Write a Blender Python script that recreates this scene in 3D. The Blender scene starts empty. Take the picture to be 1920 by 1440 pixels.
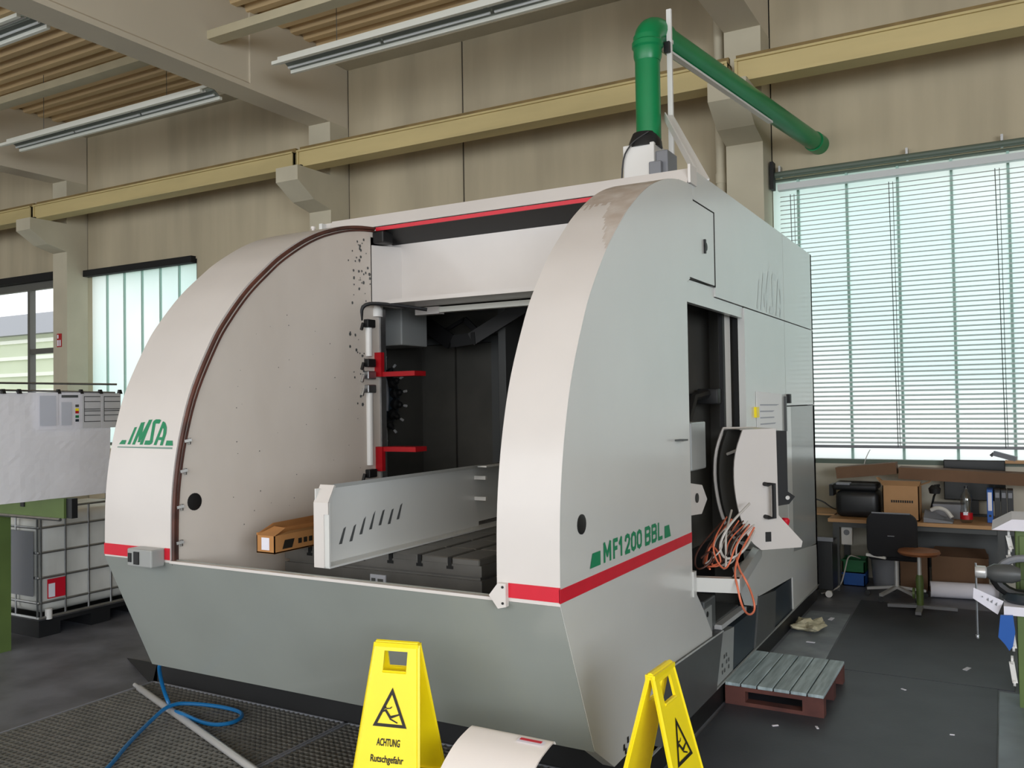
import bpy, bmesh, math, random
from mathutils import Vector, Matrix
random.seed(7)
S = bpy.context.scene
C = S.collection

# ------------------------------------------------------------------ camera
R3 = ((0.87082253, 0.49135647, -0.01539286), (-0.02407781, 0.01135652, -0.99964558), (-0.49100751, 0.87088452, 0.0217203))
cam = bpy.data.cameras.new('camera'); cam_o = bpy.data.objects.new('camera', cam); C.objects.link(cam_o)
cam.sensor_width = 36.0; cam.lens = 1632.74 * 36 / 1920; cam.clip_end = 300
mm = Matrix.Identity(4)
for i in range(3):
    mm[i][0] = R3[0][i]; mm[i][1] = -R3[1][i]; mm[i][2] = -R3[2][i]
mm[2][3] = 2.0
cam_o.matrix_world = mm
S.camera = cam_o

# ------------------------------------------------------------------ light
W = bpy.data.worlds.new('overcast_sky'); S.world = W; W.use_nodes = True
bg = W.node_tree.nodes['Background']; bg.inputs[0].default_value = (0.93, 0.97, 1.0, 1); bg.inputs[1].default_value = 1.8
def area(name, loc, target, sx, sy, power, col):
    l = bpy.data.lights.new(name, 'AREA'); l.shape = 'RECTANGLE'; l.size = sx; l.size_y = sy; l.energy = power; l.color = col
    o = bpy.data.objects.new(name, l); C.objects.link(o); o.location = loc
    o.rotation_euler = (Vector(target) - Vector(loc)).to_track_quat('-Z', 'Y').to_euler(); return o
area('daylight_facade', (-5, -9.5, 4.4), (-5, 5, 2.2), 17, 4.5, 560, (1.0, 0.985, 0.97))
area('daylight_side', (7.9, -2.2, 3.2), (-4, 0.8, 2.2), 15, 3.4, 1850, (0.85, 0.92, 1.0))
vs = S.view_settings; vs.view_transform = 'Standard'; vs.look = 'None'; vs.gamma = 1.0; vs.use_curve_mapping = False
vs.exposure = 0.0

# ------------------------------------------------------------------ materials
def lin(c):
    return tuple((v / 255 / 12.92 if v / 255 <= 0.04045 else ((v / 255 + 0.055) / 1.055) ** 2.4) for v in c)
MATS = {}
def mat(name, rgb, rough=0.5, metal=0.0, var=0.0, scale=3.0, stretch=(1, 1, 1), rgb2=None, bump=0.0, bscale=40.0, coat=0.0, spec=0.5, alpha=None, trans=0.0, detail=4.0, lo=0.35, hi=0.65):
    if name in MATS: return MATS[name]
    m = bpy.data.materials.new(name); m.use_nodes = True; MATS[name] = m
    nt = m.node_tree; b = nt.nodes['Principled BSDF']
    c = lin(rgb)
    b.inputs['Base Color'].default_value = (*c, 1); b.inputs['Roughness'].default_value = rough; b.inputs['Metallic'].default_value = metal
    b.inputs['Specular IOR Level'].default_value = spec
    if coat: b.inputs['Coat Weight'].default_value = coat; b.inputs['Coat Roughness'].default_value = 0.14
    if trans: b.inputs['Transmission Weight'].default_value = trans
    if var or rgb2 or bump:
        tc = nt.nodes.new('ShaderNodeTexCoord'); mp = nt.nodes.new('ShaderNodeMapping'); mp.inputs['Scale'].default_value = stretch
        nt.links.new(tc.outputs['Object'], mp.inputs['Vector'])
    if var or rgb2:
        n = nt.nodes.new('ShaderNodeTexNoise'); n.inputs['Scale'].default_value = scale; n.inputs['Detail'].default_value = detail
        nt.links.new(mp.outputs[0], n.inputs['Vector'])
        mx = nt.nodes.new('ShaderNodeMix'); mx.data_type = 'RGBA'
        c2 = lin(rgb2) if rgb2 else tuple(v * (1 - var) for v in c)
        c1 = c if rgb2 else tuple(min(1, v * (1 + var * 0.5)) for v in c)
        mx.inputs[6].default_value = (*c1, 1); mx.inputs[7].default_value = (*c2, 1)
        mr = nt.nodes.new('ShaderNodeMapRange'); mr.inputs[1].default_value = lo; mr.inputs[2].default_value = hi
        nt.links.new(n.outputs[0], mr.inputs[0]); nt.links.new(mr.outputs[0], mx.inputs[0]); nt.links.new(mx.outputs[2], b.inputs['Base Color'])
    if bump:
        n2 = nt.nodes.new('ShaderNodeTexNoise'); n2.inputs['Scale'].default_value = bscale; n2.inputs['Detail'].default_value = 3
        nt.links.new(mp.outputs[0], n2.inputs['Vector'])
        bp = nt.nodes.new('ShaderNodeBump'); bp.inputs['Strength'].default_value = bump; bp.inputs['Distance'].default_value = 0.01
        nt.links.new(n2.outputs[0], bp.inputs['Height']); nt.links.new(bp.outputs[0], b.inputs['Normal'])
    return m
def frosted(name, rgb, rgb2):
    m = bpy.data.materials.new(name); m.use_nodes = True; nt = m.node_tree; nt.nodes.clear(); MATS[name] = m
    o = nt.nodes.new('ShaderNodeOutputMaterial'); t = nt.nodes.new('ShaderNodeBsdfTranslucent'); g = nt.nodes.new('ShaderNodeBsdfGlossy'); g.inputs['Roughness'].default_value = 0.25
    tc = nt.nodes.new('ShaderNodeTexCoord'); mp = nt.nodes.new('ShaderNodeMapping'); mp.inputs['Scale'].default_value = (0.25, 0.3, 0.55)
    n = nt.nodes.new('ShaderNodeTexNoise'); n.inputs['Scale'].default_value = 1.0; n.inputs['Detail'].default_value = 1.5
    mr = nt.nodes.new('ShaderNodeMapRange'); mr.inputs[1].default_value = 0.4; mr.inputs[2].default_value = 0.6
    mx = nt.nodes.new('ShaderNodeMix'); mx.data_type = 'RGBA'; mx.inputs[6].default_value = (*lin(rgb), 1); mx.inputs[7].default_value = (*lin(rgb2), 1)
    nt.links.new(tc.outputs['Object'], mp.inputs[0]); nt.links.new(mp.outputs[0], n.inputs[0]); nt.links.new(n.outputs[0], mr.inputs[0]); nt.links.new(mr.outputs[0], mx.inputs[0])
    nt.links.new(mx.outputs[2], t.inputs[0])
    ms = nt.nodes.new('ShaderNodeMixShader'); ms.inputs[0].default_value = 0.05
    nt.links.new(t.outputs[0], ms.inputs[1]); nt.links.new(g.outputs[0], ms.inputs[2]); nt.links.new(ms.outputs[0], o.inputs[0]); return m
def clear(name, tint=(1, 1, 1), gloss=0.06):
    m = bpy.data.materials.new(name); m.use_nodes = True; nt = m.node_tree; nt.nodes.clear(); MATS[name] = m
    o = nt.nodes.new('ShaderNodeOutputMaterial'); t = nt.nodes.new('ShaderNodeBsdfTransparent'); t.inputs[0].default_value = (*tint, 1)
    g = nt.nodes.new('ShaderNodeBsdfGlossy'); g.inputs['Roughness'].default_value = 0.05
    ms = nt.nodes.new('ShaderNodeMixShader'); ms.inputs[0].default_value = gloss
    nt.links.new(t.outputs[0], ms.inputs[1]); nt.links.new(g.outputs[0], ms.inputs[2]); nt.links.new(ms.outputs[0], o.inputs[0]); return m

m_wall = mat('painted_concrete_wall', (186, 174, 148), 0.85, var=0.16, scale=1.1, stretch=(1.6, 1, 0.22), bump=0.12, bscale=25)
m_wall2 = mat('painted_plinth_wall', (196, 190, 174), 0.85, var=0.08, scale=1.5)
m_col = mat('painted_concrete_column', (192, 184, 162), 0.8, var=0.08, scale=1.4, bump=0.08, bscale=30)
m_beam = mat('painted_concrete_beam', (206, 196, 176), 0.8, var=0.05, scale=0.8)
m_roof = mat('corrugated_roof_sheet', (224, 196, 150), 0.7, var=0.14, scale=1.2, stretch=(0.25, 2.5, 1))
m_purlin = mat('purlin_paint', (200, 190, 160), 0.7, var=0.06)
m_rail = mat('yellow_crane_rail', (196, 178, 126), 0.55, var=0.12, scale=1.4, stretch=(0.4, 1, 2))
m_raild = mat('brown_rail_bar', (128, 106, 62), 0.6, var=0.2, scale=4)
m_floor = mat('dark_concrete_floor', (118, 121, 130), 0.48, rgb2=(88, 90, 97), scale=2.6, detail=8, bump=0.05, bscale=12)
m_mat = mat('black_rubber_mat', (54, 56, 62), 0.5, rgb2=(66, 68, 75), scale=2.2, detail=9, bump=0.06, bscale=60)
m_plate = mat('grey_floor_plate', (128, 140, 148), 0.4, rgb2=(104, 114, 122), scale=2.6, detail=8)
m_dust = mat('worn_grey_floor', (140, 146, 152), 0.45, rgb2=(104, 110, 117), scale=3.0, detail=8)
m_white = mat('warm_white_lacquer', (211, 205, 200), 0.36, var=0.035, scale=1.8, coat=0.25)
m_side = mat('pale_grey_lacquer', (206, 206, 202), 0.3, var=0.03, scale=1.5, coat=0.4)
m_cheek = mat('stained_beige_lacquer', (216, 207, 197), 0.5, rgb2=(203, 193, 182), scale=1.3, stretch=(1, 1, 0.5))
m_scuff = mat('scuffed_primer', (176, 162, 150), 0.55, rgb2=(196, 188, 180), scale=9, detail=6)
m_tub = mat('grey_green_lacquer', (146, 151, 146), 0.3, var=0.08, scale=1.2, coat=0.7)
m_grey = mat('mid_grey_lacquer', (150, 152, 150), 0.35, var=0.04, scale=2, coat=0.2)
m_dgrey = mat('dark_grey_lacquer', (78, 80, 80), 0.45, var=0.12, scale=2.4)
m_blue = mat('blue_black_lacquer', (40, 50, 58), 0.4, var=0.15, scale=3)
m_black = mat('black_paint', (22, 22, 23), 0.5, var=0.2, scale=4)
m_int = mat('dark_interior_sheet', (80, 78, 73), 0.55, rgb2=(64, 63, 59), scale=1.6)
m_red = mat('red_stripe', (206, 22, 46), 0.4, var=0.06, scale=6)
m_redm = mat('red_paint', (176, 10, 24), 0.45, var=0.1, scale=6)
m_green = mat('green_print', (10, 128, 84), 0.45)
m_ghost = mat('faded_print', (197, 198, 196), 0.32, coat=0.4)
m_gline = mat('grey_green_print', (110, 140, 128), 0.5)
m_seal = mat('brown_rubber_seal', (92, 52, 40), 0.6, rgb2=(58, 36, 30), scale=6)
m_steel = mat('bright_steel', (222, 222, 222), 0.3, 0.45)
m_zinc = mat('galvanised_steel', (176, 178, 180), 0.42, 1.0, var=0.12, scale=14)
m_alu = mat('white_aluminium', (222, 220, 216), 0.45, 0.05)
m_cast = mat('machined_cast_iron', (118, 116, 112), 0.4, 0.6, var=0.12, scale=5)
m_pipe = mat('green_plastic_pipe', (8, 128, 74), 0.33, var=0.08, scale=3)
m_rub = mat('black_rubber', (24, 24, 26), 0.6)
m_yel = mat('yellow_plastic', (253, 228, 20), 0.38, var=0.04, scale=5)
m_ink = mat('black_ink', (26, 22, 14), 0.6)
m_card = mat('brown_cardboard', (176, 134, 92), 0.8, var=0.08, scale=5)
m_cardd = mat('dark_cardboard', (112, 84, 62), 0.85, var=0.1, scale=4)
m_cardo = mat('orange_cardboard', (184, 130, 76), 0.8, var=0.08, scale=6)
m_paper = mat('white_paper', (232, 230, 240), 0.8, var=0.04, scale=3, bump=0.3, bscale=4)
m_print = mat('grey_print', (186, 188, 196), 0.8)
m_lgreen = mat('olive_green_paint', (88, 108, 56), 0.5, var=0.12, scale=3)
m_tank = mat('translucent_tank_plastic', (240, 240, 234), 0.4, rgb2=(196, 196, 190), scale=1.6, stretch=(1, 1, 0.6))
m_sheet = mat('white_sheet_metal', (246, 239, 235), 0.35, coat=0.2)
m_hose = mat('blue_hose', (24, 104, 160), 0.35)
m_orange = mat('orange_cable', (232, 124, 90), 0.45)
m_wcable = mat('grey_cable', (204, 200, 194), 0.5)
m_wood = mat('weathered_boards', (174, 190, 194), 0.55, rgb2=(138, 152, 156), scale=5, stretch=(8, 0.7, 1), detail=6)
m_woodr = mat('red_brown_timber', (100, 58, 50), 0.75, rgb2=(78, 44, 40), scale=5)
m_desk = mat('wooden_desktop', (186, 142, 96), 0.5, var=0.12, scale=3, stretch=(0.4, 4, 1))
m_fab = mat('black_upholstery', (28, 28, 32), 0.85)
m_dkpl = mat('black_plastic', (30, 31, 33), 0.42)
m_screen = mat('black_screen', (12, 14, 15), 0.2)
m_bluep = mat('blue_plastic', (24, 88, 172), 0.45)
m_greenp = mat('green_plastic_crate', (22, 110, 62), 0.5)
m_gplas = mat('grey_plastic', (128, 130, 136), 0.5)
m_rag = mat('rag_cloth', (196, 188, 160), 0.9, var=0.2, scale=20)
m_blind = mat('blind_slat_paint', (200, 204, 204), 0.5)
m_frame = mat('green_grey_frame', (92, 104, 92), 0.5)
m_dframe = mat('dark_window_frame', (96, 96, 90), 0.5)
m_joint = mat('green_glass_joint', (164, 196, 184), 0.4)
m_lamp = mat('lamp_enamel', (226, 226, 216), 0.4)
m_tube = mat('unlit_tube_glass', (236, 238, 236), 0.2)
m_refl = mat('lamp_reflector', (176, 182, 174), 0.25, 0.6)
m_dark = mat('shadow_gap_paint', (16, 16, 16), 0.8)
m_ext = mat('pale_cladding', (206, 214, 188), 0.9, var=0.06, scale=0.4)
m_ext2 = mat('pale_cladding_trim', (236, 238, 226), 0.9)
m_grass = mat('outside_grass', (186, 190, 176), 0.95, var=0.2, scale=0.5)
m_frost = frosted('frosted_profile_glass', (250, 253, 253), (222, 243, 241))
m_clear = clear('clear_window_glass')
def thin_paper(name, rgb):
    m = bpy.data.materials.new(name); m.use_nodes = True; nt = m.node_tree; nt.nodes.clear(); MATS[name] = m
    o = nt.nodes.new('ShaderNodeOutputMaterial'); d = nt.nodes.new('ShaderNodeBsdfDiffuse'); t = nt.nodes.new('ShaderNodeBsdfTranslucent')
    tc = nt.nodes.new('ShaderNodeTexCoord'); n = nt.nodes.new('ShaderNodeTexNoise'); n.inputs['Scale'].default_value = 5; n.inputs['Detail'].default_value = 5
    mx = nt.nodes.new('ShaderNodeMix'); mx.data_type = 'RGBA'; mx.inputs[6].default_value = (*lin(rgb), 1); mx.inputs[7].default_value = (*[v * .88 for v in lin(rgb)], 1)
    nt.links.new(tc.outputs['Object'], n.inputs[0]); nt.links.new(n.outputs[0], mx.inputs[0])
    ms = nt.nodes.new('ShaderNodeMixShader'); ms.inputs[0].default_value = 0.42
    for s_ in (d, t): nt.links.new(mx.outputs[2], s_.inputs[0])
    nt.links.new(d.outputs[0], ms.inputs[1]); nt.links.new(t.outputs[0], ms.inputs[2]); nt.links.new(ms.outputs[0], o.inputs[0]); return m
m_note = mat('bright_note_paper', (250, 250, 250), 0.7)
m_thin = thin_paper('thin_drawing_paper', (250, 249, 254))
m_thing = thin_paper('thin_form_paper', (226, 226, 226))
m_bottle = clear('clear_bottle_plastic', (0.82, 0.84, 0.84), 0.14)
m_ochre = mat('wood_seat', (150, 96, 62), 0.5, var=0.2, scale=4)

# ------------------------------------------------------------------ mesh helpers
class MB:
    def __init__(s): s.v = []; s.f = []
    def add(s, v, f):
        n = len(s.v); s.v += [tuple(p) for p in v]; s.f += [tuple(i + n for i in q) for q in f]; return s
    def box(s, x0, x1, y0, y1, z0, z1):
        return s.add([(x0, y0, z0), (x1, y0, z0), (x1, y1, z0), (x0, y1, z0), (x0, y0, z1), (x1, y0, z1), (x1, y1, z1), (x0, y1, z1)],
                     [(0, 3, 2, 1), (4, 5, 6, 7), (0, 1, 5, 4), (1, 2, 6, 5), (2, 3, 7, 6), (3, 0, 4, 7)])
    def bbox(s, x0, x1, y0, y1, z0, z1, r=0.01, seg=2):   # bevelled box
        bm = bmesh.new(); bmesh.ops.create_cube(bm, size=1)
        for v in bm.verts: v.co = Vector(((x0 + x1) / 2 + v.co.x * (x1 - x0), (y0 + y1) / 2 + v.co.y * (y1 - y0), (z0 + z1) / 2 + v.co.z * (z1 - z0)))
        bmesh.ops.bevel(bm, geom=list(bm.edges), offset=r, segments=seg, affect='EDGES', profile=0.5)
        return s.bm(bm)
    def bm(s, bm):
        bm.verts.index_update()
        s.add([v.co[:] for v in bm.verts], [[v.index for v in f.verts] for f in bm.faces]); bm.free(); return s
    def prism(s, poly, axis, a, b):   # poly in the other two axes (order xyz), extruded a..b
        n = len(poly)
        def P(q, w): return (w, q[0], q[1]) if axis == 0 else (q[0], w, q[1]) if axis == 1 else (q[0], q[1], w)
        v = [P(q, a) for q in poly] + [P(q, b) for q in poly]
        return s.add(v, [tuple(range(n))[::-1], tuple(range(n, 2 * n))] + [(i, (i + 1) % n, n + (i + 1) % n, n + i) for i in range(n)])
    def tube(s, pts, r, seg=8, closed=False, cap=True, smooth=0):
        P = [Vector(p) for p in pts]
        for _ in range(smooth):
            Q = [P[0]]
            for a, b in zip(P, P[1:]): Q += [a * .75 + b * .25, a * .25 + b * .75]
            P = Q + [P[-1]]
        rr = r if isinstance(r, (list, tuple)) else [r] * len(P)
        n = len(P); rings = []; up = None
        for i in range(n):
            t = (P[(i + 1) % n] - P[i - 1]) if closed else (P[min(i + 1, n - 1)] - P[max(i - 1, 0)])
            t.normalize()
            if up is None:
                up = Vector((0, 0, 1)) if abs(t.z) < 0.9 else Vector((1, 0, 0))
            a = t.cross(up)
            if a.length < 1e-4: a = t.cross(Vector((0.3, 1, 0.2)))
            a.normalize(); up = a.cross(t)
            rings.append([P[i] + (a * math.cos(k * 2 * math.pi / seg) + up * math.sin(k * 2 * math.pi / seg)) * rr[i] for k in range(seg)])
        v = [q for g in rings for q in g]; f = []
        for i in range(n if closed else n - 1):
            j = (i + 1) % n
            for k in range(seg): f.append((i * seg + k, i * seg + (k + 1) % seg, j * seg + (k + 1) % seg, j * seg + k))
        if not closed and cap: f += [tuple(range(seg))[::-1], tuple((n - 1) * seg + k for k in range(seg))]
        return s.add(v, f)
    def lathe(s, prof, c, seg=20, axis=2):   # prof [(r,h)]
        v = []; f = []
        for r, h in prof:
            for k in range(seg):
                a = 2 * math.pi * k / seg; p = (r * math.cos(a), r * math.sin(a))
                q = (p[0], p[1], h) if axis == 2 else (h, p[0], p[1]) if axis == 0 else (p[0], h, p[1])
                v.append((c[0] + q[0], c[1] + q[1], c[2] + q[2]))
        for i in range(len(prof) - 1):
            for k in range(seg): f.append((i * seg + k, i * seg + (k + 1) % seg, (i + 1) * seg + (k + 1) % seg, (i + 1) * seg + k))
        f += [tuple(range(seg))[::-1], tuple((len(prof) - 1) * seg + k for k in range(seg))]
        return s.add(v, f)
    def bar(s, a, b, w, h):   # box beam between two points, w horizontal, h vertical
        a = Vector(a); b = Vector(b); t = (b - a).normalized()
        up = Vector((0, 0, 1)) if abs(t.z) < 0.95 else Vector((0, 1, 0))
        sd = t.cross(up).normalized(); up = sd.cross(t)
        v = [p + sd * (i * w / 2) + up * (j * h / 2) for p in (a, b) for i, j in ((-1, -1), (1, -1), (1, 1), (-1, 1))]
        return s.add(v, [(0, 1, 2, 3), (7, 6, 5, 4), (0, 4, 5, 1), (1, 5, 6, 2), (2, 6, 7, 3), (3, 7, 4, 0)])
    def xf(s, M): s.v = [tuple(M @ Vector(p)) for p in s.v]; return s
    def mesh(s, name, m, off=(0, 0, 0), smooth=False):
        me = bpy.data.meshes.new(name)
        me.from_pydata([(x - off[0], y - off[1], z - off[2]) for x, y, z in s.v], [], s.f); me.update()
        bm = bmesh.new(); bm.from_mesh(me); bmesh.ops.recalc_face_normals(bm, faces=bm.faces); bm.to_mesh(me); bm.free()
        if m: me.materials.append(m)
        if smooth:
            for p in me.polygons: p.use_smooth = True
            try: me.set_sharp_from_angle(angle=math.radians(38))
            except Exception: pass
        return me
def thing(name, label, cat, loc=(0, 0, 0), rz=0.0, group=None, local=False):
    o = bpy.data.objects.new(name, None); C.objects.link(o); o.location = loc; o.rotation_euler = (0, 0, rz)
    o.empty_display_size = 0.1
    o['label'] = label; o['category'] = cat
    if group: o['group'] = group
    OFF[o.name] = (0, 0, 0) if local else tuple(loc)
    return o
OFF = {}
def part(name, mb, m, parent, label=None, smooth=False, kind=None):
    off = OFF[parent.name]
    me = mb.mesh(name, m, off, smooth); o = bpy.data.objects.new(name, me); C.objects.link(o); o.parent = parent
    OFF[o.name] = off
    if label: o['label'] = label
    if kind: o['kind'] = kind
    return o
def solo(name, mb, m, label=None, cat=None, group=None, kind=None, smooth=False):
    xs = [p[0] for p in mb.v]; ys = [p[1] for p in mb.v]; zs = [p[2] for p in mb.v]
    L = ((min(xs) + max(xs)) / 2, (min(ys) + max(ys)) / 2, min(zs))
    if kind == 'structure': L = (0, 0, 0)
    me = mb.mesh(name, m, L, smooth); o = bpy.data.objects.new(name, me); C.objects.link(o); o.location = L; OFF[o.name] = L
    if label: o['label'] = label
    if cat: o['category'] = cat
    if group: o['group'] = group
    if kind: o['kind'] = kind
    return o
def share(src, parent, loc=(0, 0, 0), rot=None):   # another piece with the same mesh
    o = src.copy(); C.objects.link(o); o.parent = parent; o.location = loc
    if rot: o.rotation_euler = rot
    OFF[o.name] = (0, 0, 0); return o
def dup(root, loc, rz, label=None, group=None):
    r = root.copy(); C.objects.link(r); r.location = loc; r.rotation_euler = (0, 0, rz)
    if label: r['label'] = label
    if group: r['group'] = group
    for ch in list(root.children):
        c = ch.copy(); C.objects.link(c); c.parent = r
        for g in list(ch.children):
            d = g.copy(); C.objects.link(d); d.parent = c
    return r
def letters(txt, size, place, width=None, bold=0.0):   # text outline -> MB, place(u,v)->world point
    cu = bpy.data.curves.new('t', 'FONT'); cu.body = txt; cu.size = size; cu.offset = bold; cu.resolution_u = 3
    o = bpy.data.objects.new('t', cu); C.objects.link(o)
    dg = bpy.context.evaluated_depsgraph_get(); me = bpy.data.meshes.new_from_object(o.evaluated_get(dg))
    us = [v.co.x for v in me.vertices]; u0, u1 = min(us), max(us); k = (width / (u1 - u0)) if width else 1.0
    mb = MB(); mb.add([place((v.co.x - u0) * k, v.co.y) for v in me.vertices], [tuple(p.vertices) for p in me.polygons])
    bpy.data.objects.remove(o); bpy.data.curves.remove(cu); bpy.data.meshes.remove(me); return mb
def polys(ps, place):
    mb = MB()
    for i, p in enumerate(ps):
        v = [Vector(place(*q)) for q in p]; n_ = (v[1] - v[0]).cross(v[2] - v[0])
        if n_.length > 0: n_.normalize()
        mb.add([q + n_ * (i * 4e-5) for q in v], [tuple(range(len(p)))])
    return mb
# ================================================================== STRUCTURE
YW = 10.4
solo('floor', MB().box(-32, 14, -10, YW + 0.2, -0.2, 0.0), m_floor, kind='structure', label='dark grey worn workshop floor', cat='floor')
# back wall of precast panels
wall = MB(); colx = [-21.4, -15.06, -8.69, -2.31, 4.04]
wins = [(-21.4, -15.5), (-15.06, -12.1), (-2.31, 1.95)]
wb = solo('wall_back', MB().box(-32, 14, YW + 0.28, YW + 0.34, 4.62, 7.6), m_wall, kind='structure', label='beige painted concrete panel wall behind the machine', cat='wall')
xs = [-32.0, -27.7, -25.6, -23.5, -21.4, -15.06, -8.69, -6.6, -2.31, 4.04, 6.2, 8.3, 10.4, 14.0]
for a, b in zip(xs, xs[1:]):
    inw = [w for w in wins if a <= w[0] + .01 and w[1] <= b + .01]
    g = 0.012
    if not inw: part('wall_panel', MB().box(a + g, b - g, YW, YW + 0.28, 0, 7.6), m_wall, wb)
    else:
        part('wall_panel', MB().box(a + g, b - g, YW, YW + 0.28, 4.58, 7.6), m_wall, wb)
        part('wall_panel', MB().box(a + g, b - g, YW, YW + 0.28, 0, 1.26), m_wall2 if a > -5 else m_wall, wb)
        if b - inw[0][1] > .1: part('wall_panel', MB().box(inw[0][1] + .03, b - g, YW, YW + 0.28, 1.33, 4.58), m_wall, wb)
part('panel_joint', MB().box(-32, -21.4, YW + 0.02, YW + 0.03, 0, 7.6).box(-12.0, -2.31, YW + 0.02, YW + 0.03, 0, 7.6).box(1.95, 14, YW + 0.02, YW + 0.03, 0, 7.6), m_dark, wb)
part('wall_ledge', MB().box(-32, 14, 10.1, YW, 7.16, 7.28), m_col, wb)
# columns with corbels, roof beams
for i, cx in enumerate(colx):
    w = 0.42
    co = solo('column', MB().box(cx - w, cx, 9.98, YW, 0, 6.26), m_col, kind='structure', label='square concrete column with a crane corbel', cat='column')
    part('corbel', MB().prism([(9.98, 4.93), (9.98, 5.45), (9.28, 5.45), (9.28, 5.24), (9.62, 5.02)], 0, cx - w, cx), m_col, co)
    bo = solo('roof_beam', MB().prism([(cx - w, 6.26), (cx, 6.26), (cx, 6.33), (cx - .03, 6.36), (cx - .03, 7.34), (cx - w + .03, 7.34), (cx - w + .03, 6.36), (cx - w, 6.33)], 1, -10, 8.40).box(cx - w, cx, 8.40, YW - .01, 6.26, 7.34), m_beam, kind='structure', label='deep pale concrete roof beam resting on a column', cat='beam')
    if i < 4:
        nx = colx[i + 1] - w
        for yy in (7.79, 3.4, 0.5):
            solo('purlin', MB().box(cx - .03, nx + .03, yy - 0.09, yy + 0.09, 6.69, 6.80), m_purlin, kind='structure', label='pale purlin under the corrugated roof', cat='purlin')
# ceiling: trapezoidal sheet
cm = MB(); y = -10.0; pts = []
while y < YW:
    pts += [(y, 7.30), (y + 0.105, 7.30), (y + 0.145, 7.38), (y + 0.23, 7.38)]; y += 0.27
pts.append((YW, 7.30))
cm.add([(xx, p[0], p[1]) for xx in (-32, 14) for p in pts], [(i, i + 1, len(pts) + i + 1, len(pts) + i) for i in range(len(pts) - 1)])
cm.box(-32, 14, -10, YW + .3, 7.6, 7.7)
solo('ceiling', cm, m_roof, kind='structure', label='tan corrugated metal roof deck', cat='ceiling')
solo('wall_right', MB().box(8.2, 8.4, -10, YW, 0, 7.6), m_wall, kind='structure', label='plain unseen side wall added to keep daylight off the back wall', cat='wall')  # windowless wall out of view, added so less daylight reaches the back wall
solo('wall_left', MB().box(-32.2, -32, -10, YW, 0, 7.6), m_wall, kind='structure', label='far end wall of the hall', cat='wall')
# crane rails between corbels
for i, (a, b) in enumerate([(-21.35, -15.3), (-15.22, -8.93), (-8.85, -2.55), (-2.47, 4.1)]):
    t = thing('crane_rail', ['pale yellow crane rail beam above the clear window', 'pale yellow crane rail beam above the short frosted window', 'pale yellow crane rail beam passing behind the vertical green pipe', 'pale yellow crane rail beam above the window with blinds'][i], 'crane rail', ((a + b) / 2, 9.55, 5.45), group='crane rail beams on the corbels')
    part('girder', MB().box(a, b, 9.45, 9.49, 5.47, 5.70).box(a, b, 9.40, 9.66, 5.45, 5.485).box(a, b, 9.42, 9.62, 5.685, 5.71).box(a, a + .03, 9.43, 9.64, 5.46, 5.70).box(b - .03, b, 9.43, 9.64, 5.46, 5.70), m_rail, t)
    part('rail_bar', MB().box(a, b, 9.50, 9.56, 5.71, 5.775), m_raild, t)
    for e in (a + .12, b - .12): part('bolt_block', MB().box(e - .03, e + .03, 9.36, 9.40, 5.44, 5.47), m_rub, t)
# windows
def uglass(name, x0, n, pitch, z0, z1, label):
    x1 = x0 + n * pitch
    w = solo(name, MB().box(x0, x1, 10.44, 10.56, z1, z1 + .09).box(x0, x1, 10.40, 10.56, z0 - .05, z0).box(x0 - .03, x0, 10.44, 10.56, z0, z1).box(x1, x1 + .03, 10.44, 10.56, z0, z1), m_frame, kind='structure', label=label, cat='window')
    for k in range(n):
        a = x0 + k * pitch
        part('pane', MB().add([(a + .012, 10.505, z0), (a + pitch - .012, 10.505, z0), (a + pitch - .012, 10.505, z1), (a + .012, 10.505, z1)], [(0, 1, 2, 3)]), m_frost, w)
        if k: part('pane_joint', MB().box(a - .013, a + .013, 10.47, 10.515, z0, z1), m_joint, w)
    return w
w1 = uglass('window_1', -2.565, 8, .533, 1.31, 4.56, 'wide frosted profile glass window behind the venetian blind')
w2 = uglass('window_2', -15.1, 6, .495, 1.38, 4.52, 'pale green frosted profile glass window between two columns')
part('lintel_rail', MB().box(-15.1, -12.1, 10.30, 10.42, 4.50, 4.62), m_dark, w2)
w3 = solo('window_3', MB().box(-18.6, -15.48, 10.42, 10.52, 4.40, 4.58).box(-18.6, -15.48, 10.42, 10.52, 1.33, 1.40).box(-16.97, -16.89, 10.40, 10.52, 1.4, 4.4).box(-16.9, -15.48, 10.40, 10.52, 3.12, 3.22).box(-15.56, -15.48, 10.42, 10.52, 1.4, 4.4).box(-21.4, -18.6, 10.42, 10.5, 1.33, 4.58), m_dframe, kind='structure', label='clear glazed window with dark metal frame and small transom light', cat='window')
part('pane', MB().box(-18.6, -16.97, 10.46, 10.466, 1.4, 4.4), m_clear, w3)
part('pane', MB().box(-16.89, -15.56, 10.46, 10.466, 3.22, 4.4), m_clear, w3)
part('pane', MB().box(-16.89, -15.56, 10.46, 10.466, 1.4, 3.12), m_clear, w3)
part('lintel_rail', MB().box(-21.4, -15.5, 10.28, 10.42, 4.54, 4.68), m_dark, w3)
# outside
solo('outside_ground', MB().box(-80, 30, 10.75, 90, -0.4, -0.2), m_grass, kind='structure', label='grass outside the windows', cat='ground')
t = thing('clad_building', 'washed out pale green clad building seen through the clear window', 'building', (-45, 36, -0.2))
part('wall', MB().box(-75, -15, 36, 46, -.2, 7.2), m_ext, t)
for k in range(6): part('cladding_band', MB().box(-75, -15, 35.85, 36, .9 + k * 1.15, 1.15 + k * 1.15), m_ext2, t)
part('roof', MB().prism([(35.4, 7.2), (46.6, 7.2), (41, 9.6)], 0, -75.5, -14.5), m_gplas, t)
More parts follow.
